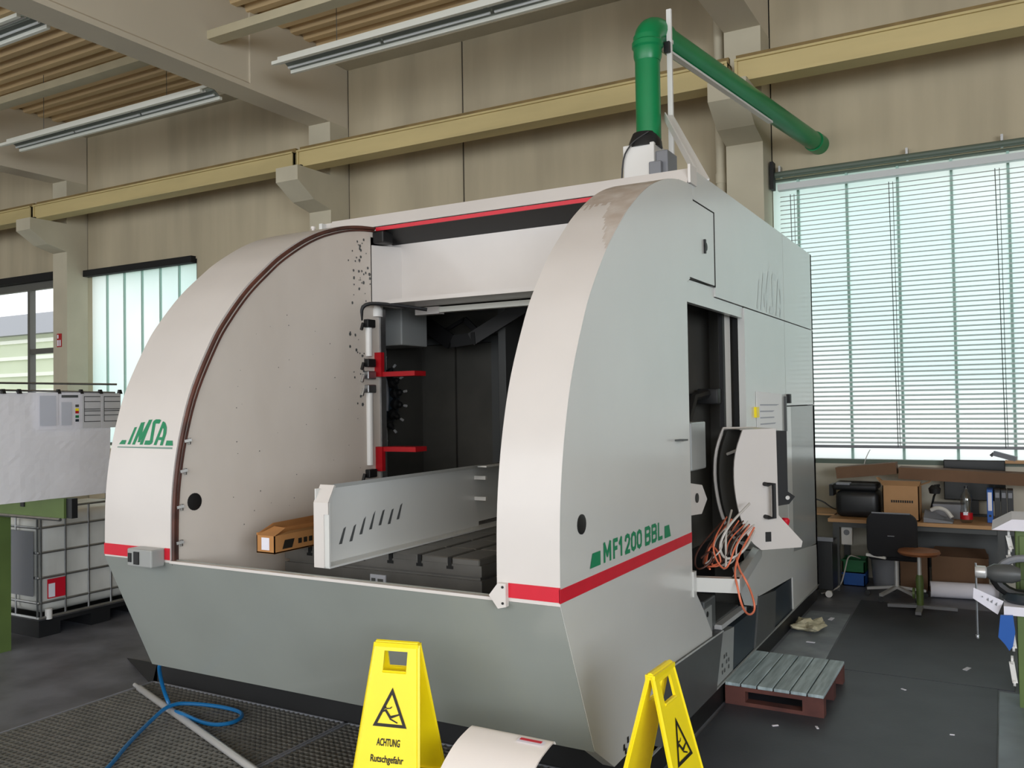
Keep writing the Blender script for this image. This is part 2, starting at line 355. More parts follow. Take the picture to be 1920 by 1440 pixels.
# venetian blind
t = thing('venetian_blind', 'grey venetian blind let down in front of the frosted window', 'blind', (-0.2, 10.28, 1.45))
bx0, bx1 = -2.19, 1.9
part('head_rail', MB().box(bx0 - .02, bx1, 10.22, 10.32, 4.40, 4.47), m_blind, t)
part('bottom_rail', MB().box(bx0, bx1, 10.235, 10.285, 1.445, 1.475), m_gplas, t)
sl = MB()
for (yy, zz) in ((-.022, -.010), (0, .001), (.022, .010)): sl.v += [(bx0 + .2, yy, zz), (bx1 + .2, yy, zz)]
sl.f = [(0, 1, 3, 2), (2, 3, 5, 4)]
first = None; nsl = 56
for k in range(nsl):
    z = 1.505 + k * (2.82 / (nsl - 1))
    if first is None:
        first = part('slat', MB().add([(x - .2, y + 10.26, z2 + z) for x, y, z2 in sl.v], sl.f), m_blind, t)
        z00 = z
    else: share(first, t, (0, 0, z - z00))
for xx in (-2.07, -1.03, -.02, 1.0): part('ladder_cord', MB().tube([(xx, 10.232, 4.34), (xx + .03, 10.232, 1.46)], .004, 4).tube([(xx + .04, 10.24, 4.34), (xx + .05, 10.24, 1.46)], .003, 4), m_dgrey, t)
t = thing('curtain_tube', 'green grey tube with brackets running above the venetian blind', 'tube', (-.2, 10.3, 4.56))
part('tube', MB().tube([(-2.25, 10.3, 4.60), (1.9, 10.3, 4.60)], .035, 10), m_frame, t, smooth=True)
for xx in (-2.2, -.85, .05, 1.5): part('bracket', MB().box(xx - .012, xx + .012, 10.29, 10.40, 4.58, 4.70), m_zinc, t)
part('end_bracket', MB().box(-2.29, -2.25, 10.2, 10.32, 4.42, 4.74), m_rub, t)
# downpipe beside the column
t = thing('downpipe', 'beige rainwater pipe running up beside the column', 'pipe', (-2.86, 10.1, 0))
part('pipe', MB().tube([(-2.84, 10.15, 0), (-2.84, 10.15, 7.14)], .06, 14), m_col, t, smooth=True)
for z in (4.55, 6.7): part('collar', MB().tube([(-2.84, 10.15, z), (-2.84, 10.15, z + .12)], .068, 14), m_col, t, smooth=True)
# small red emergency sign on the column
t = thing('column_sign', 'small red and white safety sign on the far column', 'sign', (-15.32, 9.975, 3.15))
part('plate', MB().box(-15.36, -15.22, 9.972, 9.98, 3.17, 3.42), m_redm, t)
part('pictogram', polys([[(-15.345, 3.33), (-15.305, 3.33), (-15.305, 3.40), (-15.345, 3.40)], [(-15.345, 3.19), (-15.30, 3.19), (-15.30, 3.30), (-15.345, 3.30)], [(-15.28, 3.19), (-15.24, 3.19), (-15.24, 3.30), (-15.28, 3.30)]], lambda u, v: (u, 9.969, v)), m_paper, t)
# fluorescent lamps
def lamp(x0, x1, y, z, label):
    t = thing('fluorescent_lamp', label, 'lamp', ((x0 + x1) / 2, y, z), group='twin tube fluorescent lamps under the roof')
    part('housing', MB().prism([(y - .17, z + .02), (y - .05, z + .10), (y + .05, z + .10), (y + .17, z + .02), (y + .05, z + .085), (y - .05, z + .085)], 0, x0, x1), m_refl, t)
    part('mounting_rail', MB().box(x0 - .05, x1 + .05, y - .035, y + .035, z + .10, z + .15), m_lamp, t)
    for s in (-1, 1):
        part('edge_strip', MB().box(x0, x1, y + s * .17 - .022, y + s * .17 + .022, z - .012, z + .03), m_lamp, t)
        n = max(1, round((x1 - x0) / 1.55))
        for k in range(n):
            a = x0 + (x1 - x0) * k / n + .03; b = x0 + (x1 - x0) * (k + 1) / n - .03
            part('tube', MB().tube([(a, y + s * .08, z + .035), (b, y + s * .08, z + .035)], .016, 8), m_tube, t, smooth=True)
    for xx in (x0 + .9, x1 - .9): part('hanger_wire', MB().tube([(xx, y, z + .15), (xx, y, 7.3)], .005, 4), m_dgrey, t)
    return t
lamp(-14.0, -9.33, 8.3, 6.27, 'twin tube strip lamp hanging beside the far roof beam near the wall')
lamp(-7.9, -3.3, 8.18, 6.30, 'twin tube strip lamp hanging in the bay behind the machine roof')
lamp(-13.6, -9.25, 5.75, 6.30, 'twin tube strip lamp farther from the wall, cut off by the roof beam')
# floor coverings
def slab(name, quad, z, m, label, cat, group=None): return solo(name, MB().prism(quad, 2, 0.0, z), m, label, cat, group)
slab('rubber_mat', [(-1.63, 2.0), (-.08, 2.0), (-.08, 6.79), (-1.63, 6.79)], .006, m_mat, 'black rubber floor mat under the small wooden pallet', 'floor mat', 'black rubber mats beside the machine')
slab('rubber_mat', [(-1.22, 6.80), (.02, 6.80), (.02, 9.2), (-1.27, 9.2)], .006, m_mat, 'black rubber floor mat in front of the office chair', 'floor mat', 'black rubber mats beside the machine')
slab('floor_sheet', [(-1.63, 6.80), (-1.225, 6.80), (-1.275, 8.55), (-1.63, 8.55)], .004, m_dust, 'worn lighter grey strip of floor sheet beside the machine plinth', 'floor sheet')
slab('floor_plate', [(-.07, 3.0), (1.3, 3.0), (1.3, 6.72), (-.07, 6.72)], .012, m_plate, 'blue grey steel floor plate below the green tool cabinet', 'floor plate')
# gratings
def grating(x0, x1, y0, y1, label):
    t = thing('floor_grating', label, 'grating', ((x0 + x1) / 2, (y0 + y1) / 2, 0), group='black floor gratings')
    part('frame', MB().box(x0, x0 + .012, y0, y1, 0, .03).box(x1 - .012, x1, y0, y1, 0, .03).box(x0, x1, y0, y0 + .012, 0, .03).box(x0, x1, y1 - .012, y1, 0, .03), m_gplas, t)
    part('pit_floor', MB().box(x0, x1, y0, y1, 0, .003), m_dark, t)
    mb = MB(); x = x0 + .03
    while x < x1 - .02: mb.box(x - .0045, x + .0045, y0, y1, .004, .028); x += .042
    y = y0 + .03
    while y < y1 - .02: mb.box(x0, x1, y - .004, y + .004, .01, .0265); y += .042
    part('grate_bars', mb, m_gratem, t, kind='stuff')
m_gratem = mat('black_grate_steel', (118, 116, 110), 0.42, 0.2, var=0.15, scale=8)
grating(-5.41, -3.615, 1.9, 4.24, 'black floor grating carrying the blue hose')
grating(-3.605, -1.75, 1.9, 4.24, 'black floor grating under the wet floor sign')
# ================================================================== MACHINE
XL, XR, XLI, XRI = -4.65, -1.65, -4.07, -1.96
PR0 = [(3.315, 1.135), (3.32, 1.44), (3.342, 1.66), (3.39, 1.89), (3.47, 2.13), (3.61, 2.40), (3.71, 2.545), (3.87, 2.73), (4.05, 2.89), (4.17, 2.985), (4.36, 3.105), (4.52, 3.185), (4.67, 3.24), (4.82, 3.283), (5.0, 3.315), (5.24, 3.336)]
def catmull(P, n=4):
    out = []
    for i in range(len(P) - 1):
        p0 = P[max(i - 1, 0)]; p1 = P[i]; p2 = P[i + 1]; p3 = P[min(i + 2, len(P) - 1)]
        for k in range(n):
            t = k / n
            out.append(tuple(0.5 * (2 * b + (-a + c) * t + (2 * a - 5 * b + 4 * c - d) * t * t + (-a + 3 * b - 3 * c + d) * t ** 3) for a, b, c, d in zip(p0, p1, p2, p3)))
    return out + [P[-1]]
PR = catmull(PR0)
def yprof(z):
    for a, b in zip(PR, PR[1:]):
        if a[1] <= z <= b[1]: return a[0] + (b[0] - a[0]) * (z - a[1]) / (b[1] - a[1])
    return PR[0][0]
MC = thing('machining_centre', 'large white and grey enclosed milling machine with arched front and green lettering', 'machine', (-3.15, 6.2, 0))
def shell(prof, x0, x1, d=0.0):   # curved band surface following the profile
    return MB().add([(x, y - d, z) for x in (x0, x1) for y, z in prof], [(i, i + 1, len(prof) + i + 1, len(prof) + i) for i in range(len(prof) - 1)])
# --- right arch
side_poly = PR + [(5.245, 3.238), (5.688, 3.238), (5.688, 2.757), (5.17, 2.747), (5.11, 2.72), (5.095, 2.66), (5.095, .93), (5.15, .84), (5.29, .71), (5.47, .52), (5.48, .30), (3.86, .265), (3.64, .415)]
ra = part('right_arch', MB().prism(side_poly, 0, XR - .06, XR).prism(PR + [(5.09, 3.33), (5.09, .8), (3.5, .8)], 0, XRI, XRI + .05), m_side, MC, 'pale grey glossy side flank')
part('arch_band', shell(PR, XRI, XR - .0005, .0015), m_white, ra, smooth=True)
zs_ = [2.70 + .02 * k for k in range(32)]; mbx = MB(); rj = random.Random(9)
for k in range(31):
    xa, xb = XRI + .003 + k * .0098, XRI + .003 + (k + 1) * .0098; f_ = k / 30
    zl = 3.06 - .05 * rj.random() if f_ < .55 else 3.04 - .30 * (f_ - .55) / .45 - .05 * rj.random()
    zz = [z for z in zs_ if z >= zl] + [3.333]
    mbx.add([(x, yprof(z) - .003, z) for x in (xa, xb) for z in zz], [(i, i + 1, len(zz) + i + 1, len(zz) + i) for i in range(len(zz) - 1)])
part('scuff_patch', mbx, m_scuff, ra, 'worn patch of primer showing through', smooth=True)
part('inner_frame', MB().box(XRI + .01, XR - .02, 5.04, 5.09, .9, 3.33), m_dgrey, ra)
part('hole_plug', MB().lathe([(.045, 0), (.045, .004), (.03, .008)], (XR, 3.535, 1.455), 20, 0), m_black, ra, smooth=True)
part('red_stripe', MB().box(XR - .25, XR, 3.309, 3.316, 1.152, 1.215).box(XR - .003, XR + .002, 3.309, 5.094, 1.148, 1.208), m_red, ra)
hp = part('hinge_plate', MB().prism([(-1.985, 1.16), (-1.94, 1.215), (-1.9, 1.215), (-1.9, 1.115), (-1.94, 1.105)], 1, 3.285, 3.312), m_white, ra)
part('screw', MB().lathe([(.006, -.003), (.006, 0)], (-1.915, 3.285, 1.20), 8, 1).lathe([(.006, -.003), (.006, 0)], (-1.915, 3.285, 1.13), 8, 1), m_black, hp)
def pS(u, v): return (XR + .0025, u, v)
GL = {'M': [[(0, 0), (0, 1), (.5, .3), (1, 1), (1, 0)]], 'F': [[(0, 0), (0, 1), (1, 1)], [(0, .52), (.85, .52)]], '1': [[(.05, .72), (.65, 1), (.65, 0)]],
      '2': [[(0, .76), (.12, .94), (.5, 1), (.88, .94), (1, .74), (.86, .5), (0, 0), (1, 0)]], '0': [[(.5, 0), (.1, .1), (0, .3), (0, .7), (.1, .9), (.5, 1), (.9, .9), (1, .7), (1, .3), (.9, .1), (.5, 0)]],
      'B': [[(0, 0), (0, 1), (.75, 1), (1, .88), (1, .65), (.75, .53), (0, .53)], [(.75, .53), (1, .4), (1, .12), (.75, 0), (0, 0)]], 'L': [[(0, 1), (0, 0), (1, 0)]]}
def strokes(chars, z0, h, t, place):
    ps = []
    for ch, a, b in chars:
        for pl in GL[ch]:
            q = [(a + t / 2 + x * (b - a - t), z0 + t / 2 + y * (h - t)) for x, y in pl]
            for (x0, y0), (x1, y1) in zip(q, q[1:]):
                l = math.hypot(x1 - x0, y1 - y0) or 1; ux, uy = (x1 - x0) / l, (y1 - y0) / l; e = t * .35; n0, n1 = -uy * t / 2, ux * t / 2
                x0, y0, x1, y1 = x0 - ux * e, y0 - uy * e, x1 + ux * e, y1 + uy * e
                ps.append([(x0 + n0, y0 + n1), (x1 + n0, y1 + n1), (x1 - n0, y1 - n1), (x0 - n0, y0 - n1)])
    return polys(ps, place)
part('lettering', strokes([('M', 3.772, 3.862), ('F', 3.887, 3.948), ('1', 3.957, 4.013), ('2', 4.036, 4.107), ('0', 4.118, 4.190), ('0', 4.198, 4.271)], 1.240, .10, .020, pS), m_green, ra, 'green MF1200 lettering')
part('lettering', strokes([('B', 4.313, 4.395), ('B', 4.412, 4.492), ('L', 4.51, 4.584)], 1.240, .10, .020, pS), m_green, ra, 'green BBL lettering')
part('green_block', polys([[(3.615, 1.243), (3.735, 1.243), (3.735, 1.308), (3.645, 1.308)]], pS), m_green, ra)
part('green_block', polys([[(4.615, 1.238), (4.715, 1.238), (4.69, 1.305), (4.615, 1.305)]], pS), m_green, ra)
part('access_lock', MB().lathe([(.02, 0), (.028, .004), (.028, .01)], (XR, 5.48, 2.985), 12, 0).box(XR, XR + .012, 5.455, 5.475, 2.94, 3.03), m_black, ra)
part('panel_seam', MB().box(XR, XR + .0012, 5.686, 5.706, 2.75, 3.248), m_dark, ra)
part('panel_seam', MB().box(XR, XR + .0012, 5.25, 5.706, 3.241, 3.247), m_dark, ra)
part('panel_seam', MB().box(XR, XR + .0012, 5.16, 5.706, 2.747, 2.753), m_dark, ra)
part('bracket_pin', MB().box(XR, XR + .05, 4.82, 4.91, 1.765, 1.775), m_dgrey, ra)
part('foot_holes', polys([[(3.97 + dy, .30 + dz), (3.99 + dy, .30 + dz), (3.99 + dy, .33 + dz), (3.97 + dy, .33 + dz)] for dy, dz in ((0, 0), (.05, .02), (.10, 0), (.02, -.025))], pS), m_black, ra)
# --- left arch
la = part('left_arch', MB().prism(PR + [(5.24, .9), (3.7, .9), (3.4, 1.10)], 0, XL, XLI - .012), m_white, MC, 'off-white arched front section with green logo')
part('arch_band', shell(PR, XL, XLI - .008, .0015), m_white, la, smooth=True)
part('inner_cheek', MB().prism([(y + .01, z - .008) for y, z in PR] + [(5.24, .75), (3.56, .75), (3.35, 1.12)], 0, XLI - .012, XLI), m_cheek, la, 'stained beige inner side wall')
part('rubber_seal', MB().tube([(XLI + .004, y + .012, z - .012) for y, z in PR], .013, 6).tube([(XLI + .006, y + .034, z - .03) for y, z in PR], .007, 6), m_seal, la, 'brown rubber edge seal', smooth=True)
part('hole_plug', MB().lathe([(.05, 0), (.05, .004), (.035, .008)], (XLI, 3.475, 1.46), 20, 0), m_black, la, smooth=True)
for y, z in ((3.415, 1.81), (3.385, 1.64), (3.36, 1.44), (3.355, 1.24)):
    part('seal_clip', MB().bar((XLI + .005, y - .01, z), (XLI + .03, y + .02, z + .008), .018, .016).tube([(XLI + .02, y + .012, z - .018), (XLI + .02, y + .012, z + .018)], .008, 6), m_cast, la)
part('red_stripe', MB().box(XL, XLI - .25, 3.309, 3.316, 1.145, 1.21), m_red, la)
part('red_stripe', MB().box(XLI - .052, XLI - .012, 3.309, 3.316, 1.150, 1.215), m_red, la)
sb = part('switch_box', MB().bbox(XLI - .255, XLI - .05, 3.22, 3.31, 1.115, 1.215, .008), m_grey, la)
part('connector', MB().box(XLI - .19, XLI - .15, 3.212, 3.222, 1.13, 1.20).box(XLI - .24, XLI - .215, 3.214, 3.222, 1.14, 1.19), m_black, sb)
part('lifting_bolt', MB().lathe([(.012, 0), (.012, .03), (.018, .03), (.018, .05)], (XL + .12, 5.0, 3.31), 10), m_white, la)
rs = random.Random(3); sp = []
for _ in range(70):
    y = rs.gauss(4.93, .05) + rs.random() * .12; z = rs.uniform(2.0, 3.2) if rs.random() < .6 else rs.uniform(2.75, 3.22); r = rs.uniform(.003, .011)
    if y > 5.2: continue
    sp.append([(y + r * math.cos(a) * (1 + .5 * rs.random()), z + r * 1.4 * math.sin(a)) for a in (0, 1.2, 2.5, 3.8, 5.0)])
for _ in range(36):
    y = rs.uniform(3.7, 5.0); z = rs.uniform(1.25, 2.6); r = rs.uniform(.002, .005)
    sp.append([(y + r * math.cos(a), z + r * math.sin(a)) for a in (0, 1.5, 3, 4.5)])
part('oil_spatter', polys(sp, lambda u, v: (XLI + .0015, u, v)), m_dgrey, la, kind='stuff')
LOGO = [[(455, 858), (522, 858), (608, 425), (552, 435)], [(590, 860), (657, 860), (800, 305), (705, 318)], [(715, 330), (800, 305), (792, 800), (735, 800)], [(735, 800), (792, 800), (990, 245), (910, 250)], [(805, 860), (875, 860), (990, 245), (910, 250)],
        [(1045, 340), (1212, 345), (1240, 262), (1200, 240), (1110, 240), (1065, 275)], [(1042, 330), (1115, 340), (1135, 790), (1060, 770)], [(935, 860), (1065, 862), (1115, 830), (1135, 780), (1060, 755), (950, 755)],
        [(1195, 865), (1262, 865), (1340, 420), (1330, 290), (1302, 300)], [(1360, 870), (1425, 870), (1462, 580), (1445, 440), (1390, 330), (1330, 285), (1335, 430), (1375, 470), (1390, 600)], [(1240, 740), (1400, 740), (1400, 672), (1260, 672)],
        [(215, 855), (365, 855), (382, 752), (275, 752)], [(1518, 872), (1692, 872), (1668, 752), (1530, 752)]]
def fat(ps, k):
    out = []
    for p in ps:
        c = sum(q[0] for q in p) / len(p); out.append([(c + (a - c) * k, b) for a, b in p])
    return out
def pL(u, v):
    z = 1.79 + (860 - v) * .000236; return (-4.578 + (u - 215) * .000313, yprof(z) - .004, z)
part('logo_lettering', polys(fat(LOGO, 1.14), pL), m_green, la, 'green IMSA logo')
part('logo_underline', polys([[(170, 912), (1700, 912), (1700, 952), (170, 938)]], pL), m_gline, la)
part('ghost_lettering', polys(LOGO[:11], lambda u, v: (XR + .0015, 6.80 + (u - 440) * .00088, 2.70 + (865 - v) * .00056)), m_ghost, MC, 'faded trace of lettering on the flank')
# --- tub
part('tub_front', MB().prism([(3.312, 1.133), (3.637, .412), (3.67, .43), (3.345, 1.15)], 0, XL, XR - .003), m_tub, MC, 'grey sloping front trough panel')
part('tub_rim', MB().bar((XLI - .01, 3.322, 1.14), (XRI + .03, 3.322, 1.14), .03, .014), m_white, MC)
part('tub_end', MB().prism([(3.32, 1.135), (3.64, .415), (9.0, .415), (9.0, 1.135)], 0, XL, XL + .03), m_grey, MC)
part('tub_floor', MB().box(XL + .03, XR - .06, 3.66, 4.5, .415, .44), m_black, MC)
bs = part('plinth', MB().box(XL + .05, XR - .01, 4.30, 9.06, 0, .14).box(XL + .05, XR - .08, 4.30, 9.06, .14, .42), m_black, MC, 'black base plinth')
part('chip_pan', MB().box(-5.38, XR - .1, 4.25, 4.75, 0, .155), m_black, MC)
part('splash_wedge', MB().add([(-5.40, 4.22, 0), (-6.15, 4.57, .012), (-5.38, 4.25, .155), (-5.38, 4.6, 0)], [(0, 1, 2), (1, 3, 2), (0, 3, 1)]), m_black, MC)
part('plinth_edge', MB().box(XL + .05, XR + .0, 4.28, 4.31, .13, .15), m_dgrey, bs)
# --- side panels behind the door opening (plane x = XR, gaps between)
def sidepan(name, poly, m, dx=0.0, th=.05, **k): return part(name, MB().prism(poly, 0, XR - th, XR + dx), m, MC, **k)
sidepan('side_panel', [(5.255, 3.44), (7.772, 3.44), (7.772, 2.685), (5.70, 2.685), (5.70, 3.248), (5.255, 3.248)], m_side)
sidepan('side_panel', [(7.784, 2.685), (9.08, 2.685), (9.08, 3.44), (7.784, 3.44)], m_side)
sidepan('door_header', [(5.11, 2.60), (6.42, 2.60), (6.42, 2.68), (5.70, 2.68), (5.692, 2.745), (5.18, 2.738), (5.12, 2.71)], m_side, -.012)
sidepan('side_panel', [(6.43, .90), (7.772, .66), (7.772, 2.675), (6.43, 2.675)], m_side)
sidepan('side_panel', [(7.784, 1.94), (9.08, 1.94), (9.08, 2.675), (7.784, 2.675)], m_side)
sidepan('side_panel', [(7.784, .66), (7.97, .63), (7.97, 1.93), (7.784, 1.93)], m_side)
sidepan('recessed_panel', [(7.98, .62), (9.035, .56), (9.035, 1.93), (7.98, 1.93)], m_grey, -.004)
sidepan('corner_post', [(9.03, .1), (9.08, .1), (9.08, 1.93), (9.03, 1.93)], m_side)
sidepan('skirt_panel', [(6.45, .885), (7.93, .66), (7.89, .435), (6.98, .49), (6.67, .51), (6.53, .63)], m_side, .004)
sidepan('skirt_panel', [(7.90, .65), (9.02, .55), (9.08, .12), (7.90, .145)], m_side, .0)
sidepan('skirt_panel', [(6.68, .505), (7.23, .445), (7.16, .15), (6.53, .15)], m_dgrey, .006)
sidepan('skirt_panel', [(7.25, .44), (7.885, .425), (7.9, .145), (7.17, .15)], m_blue, -.01)
sidepan('skirt_panel', [(5.985, .44), (6.64, .43), (6.52, .15), (5.93, .15)], m_blue, -.006)
hp = sidepan('skirt_panel', [(5.65, .47), (5.975, .44), (5.925, .16), (5.47, .155)], m_grey, .002)
part('vent_holes', polys([[(5.66 + i * .05, .20 + j * .045), (5.685 + i * .05, .20 + j * .045), (5.685 + i * .05, .225 + j * .045), (5.66 + i * .05, .225 + j * .045)] for i in range(4) for j in range(3) if (i + j) % 3 != 2], lambda u, v: (XR + .004, u, v)), m_dgrey, hp)
sidepan('front_skirt', [(4.49, .52), (4.56, .53), (5.64, .49), (5.47, .155), (4.45, .155), (4.45, .46)], m_dgrey, .022)
part('skirt_edge', MB().tube([(XR + .022, 4.46, .46), (XR + .022, 4.50, .522), (XR + .022, 4.56, .532), (XR + .022, 5.64, .492)], .006, 5).bar((XR + .005, 4.3, .148), (XR + .005, 9.06, .148), .012, .008), m_grey, MC)
part('guide_rail', MB().bar((XR - .02, 5.67, .505), (XR - .02, 6.3, .495), .05, .03), m_steel, MC, 'bright steel chain guide')
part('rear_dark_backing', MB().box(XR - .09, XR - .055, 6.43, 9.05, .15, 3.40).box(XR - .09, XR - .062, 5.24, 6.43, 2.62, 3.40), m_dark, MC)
part('rubber_stop', MB().box(XR, XR + .03, 7.80, 7.86, 1.96, 2.04), m_rub, MC)
part('rubber_stop', MB().box(XR, XR + .03, 7.86, 7.92, .72, .80), m_rub, MC)
part('door_pull', MB().box(XR, XR + .02, 7.69, 7.72, 1.72, 2.02), m_dgrey, MC)
part('info_sheet', MB().prism([(6.72, 2.06), (7.60, 2.04), (7.58, 1.42), (6.74, 1.42)], 0, XR + .002, XR + .005), m_note, MC, 'white instruction sheet taped to the flank')
part('info_text', polys([[(6.82, 1.96 - k * .05), (7.2 + .3 * rs.random(), 1.955 - k * .05), (7.2 + .2 * rs.random(), 1.945 - k * .05), (6.82, 1.95 - k * .05)] for k in range(10)], lambda u, v: (XR + .007, u, v)), m_print, MC)
part('tape_dot', MB().box(XR, XR + .02, 6.66, 6.74, 1.86, 1.94), m_yel, MC)
# --- body shell
part('roof_panel', MB().box(XL, XR - .01, 5.25, 9.08, 3.39, 3.435), m_white, MC)
part('rear_wall', MB().box(XL, XR, 9.03, 9.08, .1, 3.44), m_side, MC)
part('left_wall', MB().box(XL, XL + .03, 5.2, 5.6, .4, 3.43).box(XL, XL + .03, 6.0, 9.08, .4, 3.43).box(XL, XL + .03, 5.6, 6.0, .4, 1.6).box(XL, XL + .03, 5.6, 6.0, 2.5, 3.43), m_side, MC)
part('magazine_housing', MB().box(-5.12, XL, 5.55, 5.58, 1.55, 2.55).box(-5.12, XL, 6.02, 6.05, 1.55, 2.55).box(-5.12, -5.09, 5.55, 6.05, 1.55, 2.55).box(-5.12, XL, 5.55, 6.05, 1.55, 1.58).box(-5.12, XL, 5.55, 6.05, 2.52, 2.55), m_side, MC)
# --- front cover strip with red stripe, header
cs = part('roof_cover', MB().box(-4.53, XR - .005, 5.215, 5.25, 3.30, 3.435).box(-4.53, XR - .005, 5.15, 5.25, 3.30, 3.312).add([(-4.53, 5.16, 3.335), (XR - .005, 5.16, 3.335), (XR - .005, 5.215, 3.435), (-4.53, 5.215, 3.435)], [(0, 1, 2, 3)]), m_white, MC, 'white roof cover strip')
part('red_stripe', MB().box(-4.05, -1.98, 5.148, 5.16, 3.298, 3.325), m_red, cs)
part('cover_end', MB().box(XR - .004, XR + .012, 5.17, 5.30, 3.335, 3.45), m_white, cs)
part('cover_underside_shade', MB().add([(-4.06, 5.16, 3.30), (-1.95, 5.16, 3.30), (-1.95, 5.42, 3.205), (-4.06, 5.42, 3.205)], [(0, 1, 2, 3)]), m_black, cs)  # black sheet puts the shade beneath the white roof cover into colour
hd = part('header', MB().box(-4.6, -1.97, 5.37, 5.45, 2.78, 3.30), m_white, MC, 'off-white header box above the work area')
part('header_lip', MB().prism([(5.12, 2.745), (5.12, 2.775), (5.36, 2.80), (5.45, 2.80), (5.45, 2.745)], 0, XLI - .02, -1.97), m_white, hd)
part('header_post', MB().add([(XLI, 5.12, 2.775), (XLI, 5.12, 3.19), (-3.98, 5.37, 3.2), (-3.98, 5.37, 2.8)], [(0, 1, 2, 3)]).box(XLI - .02, XLI, 5.11, 5.37, 2.75, 3.25), m_white, hd)
part('pulley_block', MB().bbox(-4.06, -3.96, 5.12, 5.24, 3.20, 3.29, .01), m_black, hd)
il = part('work_lamp', MB().box(-3.91, -2.2, 5.46, 5.52, 2.695, 2.735), m_lamp, MC)
part('lamp_cap', MB().box(-3.92, -3.70, 5.455, 5.525, 2.685, 2.74), m_white, il)
# --- work space
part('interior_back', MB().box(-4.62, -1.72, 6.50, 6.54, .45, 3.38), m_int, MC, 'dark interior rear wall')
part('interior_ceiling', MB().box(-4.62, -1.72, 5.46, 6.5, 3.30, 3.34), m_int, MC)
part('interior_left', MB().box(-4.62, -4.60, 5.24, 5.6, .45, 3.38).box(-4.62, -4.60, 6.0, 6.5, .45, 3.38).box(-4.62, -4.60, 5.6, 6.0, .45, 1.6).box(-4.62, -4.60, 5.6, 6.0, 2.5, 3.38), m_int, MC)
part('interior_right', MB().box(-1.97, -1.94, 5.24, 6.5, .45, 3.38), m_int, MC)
for x0, x1 in ((-4.55, -4.22), (-4.20, -3.83)): part('interior_door', MB().box(x0, x1, 6.46, 6.50, 1.2, 2.52), m_int, MC)
part('door_frame', MB().box(-3.82, -3.75, 6.42, 6.5, .9, 2.56).box(-4.6, -3.75, 6.43, 6.5, 2.53, 2.58).box(-3.62, -3.55, 6.2, 6.5, .9, 2.8), m_dgrey, MC)
part('bellows_strap', MB().bar((-4.5, 6.2, 2.80), (-4.02, 6.1, 2.52), .02, .13).bar((-4.02, 6.1, 2.52), (-3.78, 6.1, 2.54), .02, .10).bar((-3.82, 6.1, 2.53), (-3.3, 6.2, 2.82), .02, .11), m_black, MC)
part('bellows_strap', MB().bar((-4.25, 6.25, 2.60), (-3.98, 6.25, 2.72), .02, .03).bar((-3.98, 6.25, 2.72), (-3.78, 6.25, 2.54), .02, .05), m_black, MC)
part('spindle_cover', MB().bbox(-4.50, -4.12, 5.55, 5.9, 2.47, 2.84, .01), m_grey, MC)
post = part('slide_post', MB().box(-4.10, -4.055, 5.20, 5.26, 1.35, 2.72), m_zinc, MC)
part('slide_post_cap', MB().lathe([(.05, 0), (.05, .05), (.03, .09)], (-4.08, 5.18, 2.66), 14), m_alu, post, smooth=True)
cy = part('air_cylinder', MB().tube([(XLI + .0, 5.07, 1.56), (XLI, 5.07, 2.14)], .03, 14).tube([(XLI, 5.07, 2.36), (XLI, 5.07, 2.58)], .03, 14), m_alu, MC, 'vertical pneumatic cylinder', smooth=True)
for z in (2.60, 2.31, 2.22, 2.12, 1.50, 1.42):
    part('fitting', MB().bbox(-4.10, -4.03, 5.02, 5.11, z - .03, z + .03, .006).tube([(-4.06, 5.0, z), (-4.06, 4.98, z - .05)], .012, 6), m_black if z not in (2.22, 2.12) else m_zinc, cy)
part('air_hose', MB().tube([(-4.08, 5.0, 2.62), (-4.06, 4.99, 2.74), (-3.95, 5.1, 2.745), (-3.7, 5.3, 2.70)], .014, 6, smooth=2), m_rub, cy, smooth=True)
for z, up in ((2.30, -1), (1.60, 1)):
    part('red_guard', MB().box(-4.08, -4.01, 5.14, 5.18, z - .09, z + .09).box(-4.01, -3.72, 5.16, 5.30, z + (-.09 if up < 0 else .055), z + (-.055 if up < 0 else .09)), m_redm, MC, 'red angled guard bracket')
tm = part('tool_magazine', MB().lathe([(.07, -.02), (.24, -.015), (.29, 0), (.29, .05), (.2, .06)], (-4.66, 5.80, 2.05), 28, 1), m_blue, MC, 'dark tool changer disc', smooth=True)
for k in range(14):
    a = (k - 6.5) * .31
    if abs(a) > 1.75: continue
    part('tool_holder', MB().lathe([(.03, .25), (.045, .27), (.045, .30), (.028, .31), (.026, .34), (.012, .35), (.010, .385)], (0, 0, 0), 10, 0).xf(Matrix.Translation((-4.66, 5.80, 2.05)) @ Matrix.Rotation(-a, 4, 'Y')), m_black, tm, smooth=True)
    part('holder_tip', MB().lathe([(.011, .37), (.011, .40)], (0, 0, 0), 8, 0).xf(Matrix.Translation((-4.66, 5.80, 2.05)) @ Matrix.Rotation(-a, 4, 'Y')), m_steel, tm)
part('magazine_hose', MB().tube([(-4.52, 5.76, 2.34), (-4.44, 5.76, 2.2), (-4.43, 5.76, 2.05), (-4.44, 5.76, 1.95)], .014, 6, smooth=2).tube([(-4.56, 5.76, 2.34), (-4.49, 5.76, 2.18), (-4.47, 5.76, 2.02)], .012, 6, smooth=2), m_gplas, tm, smooth=True)
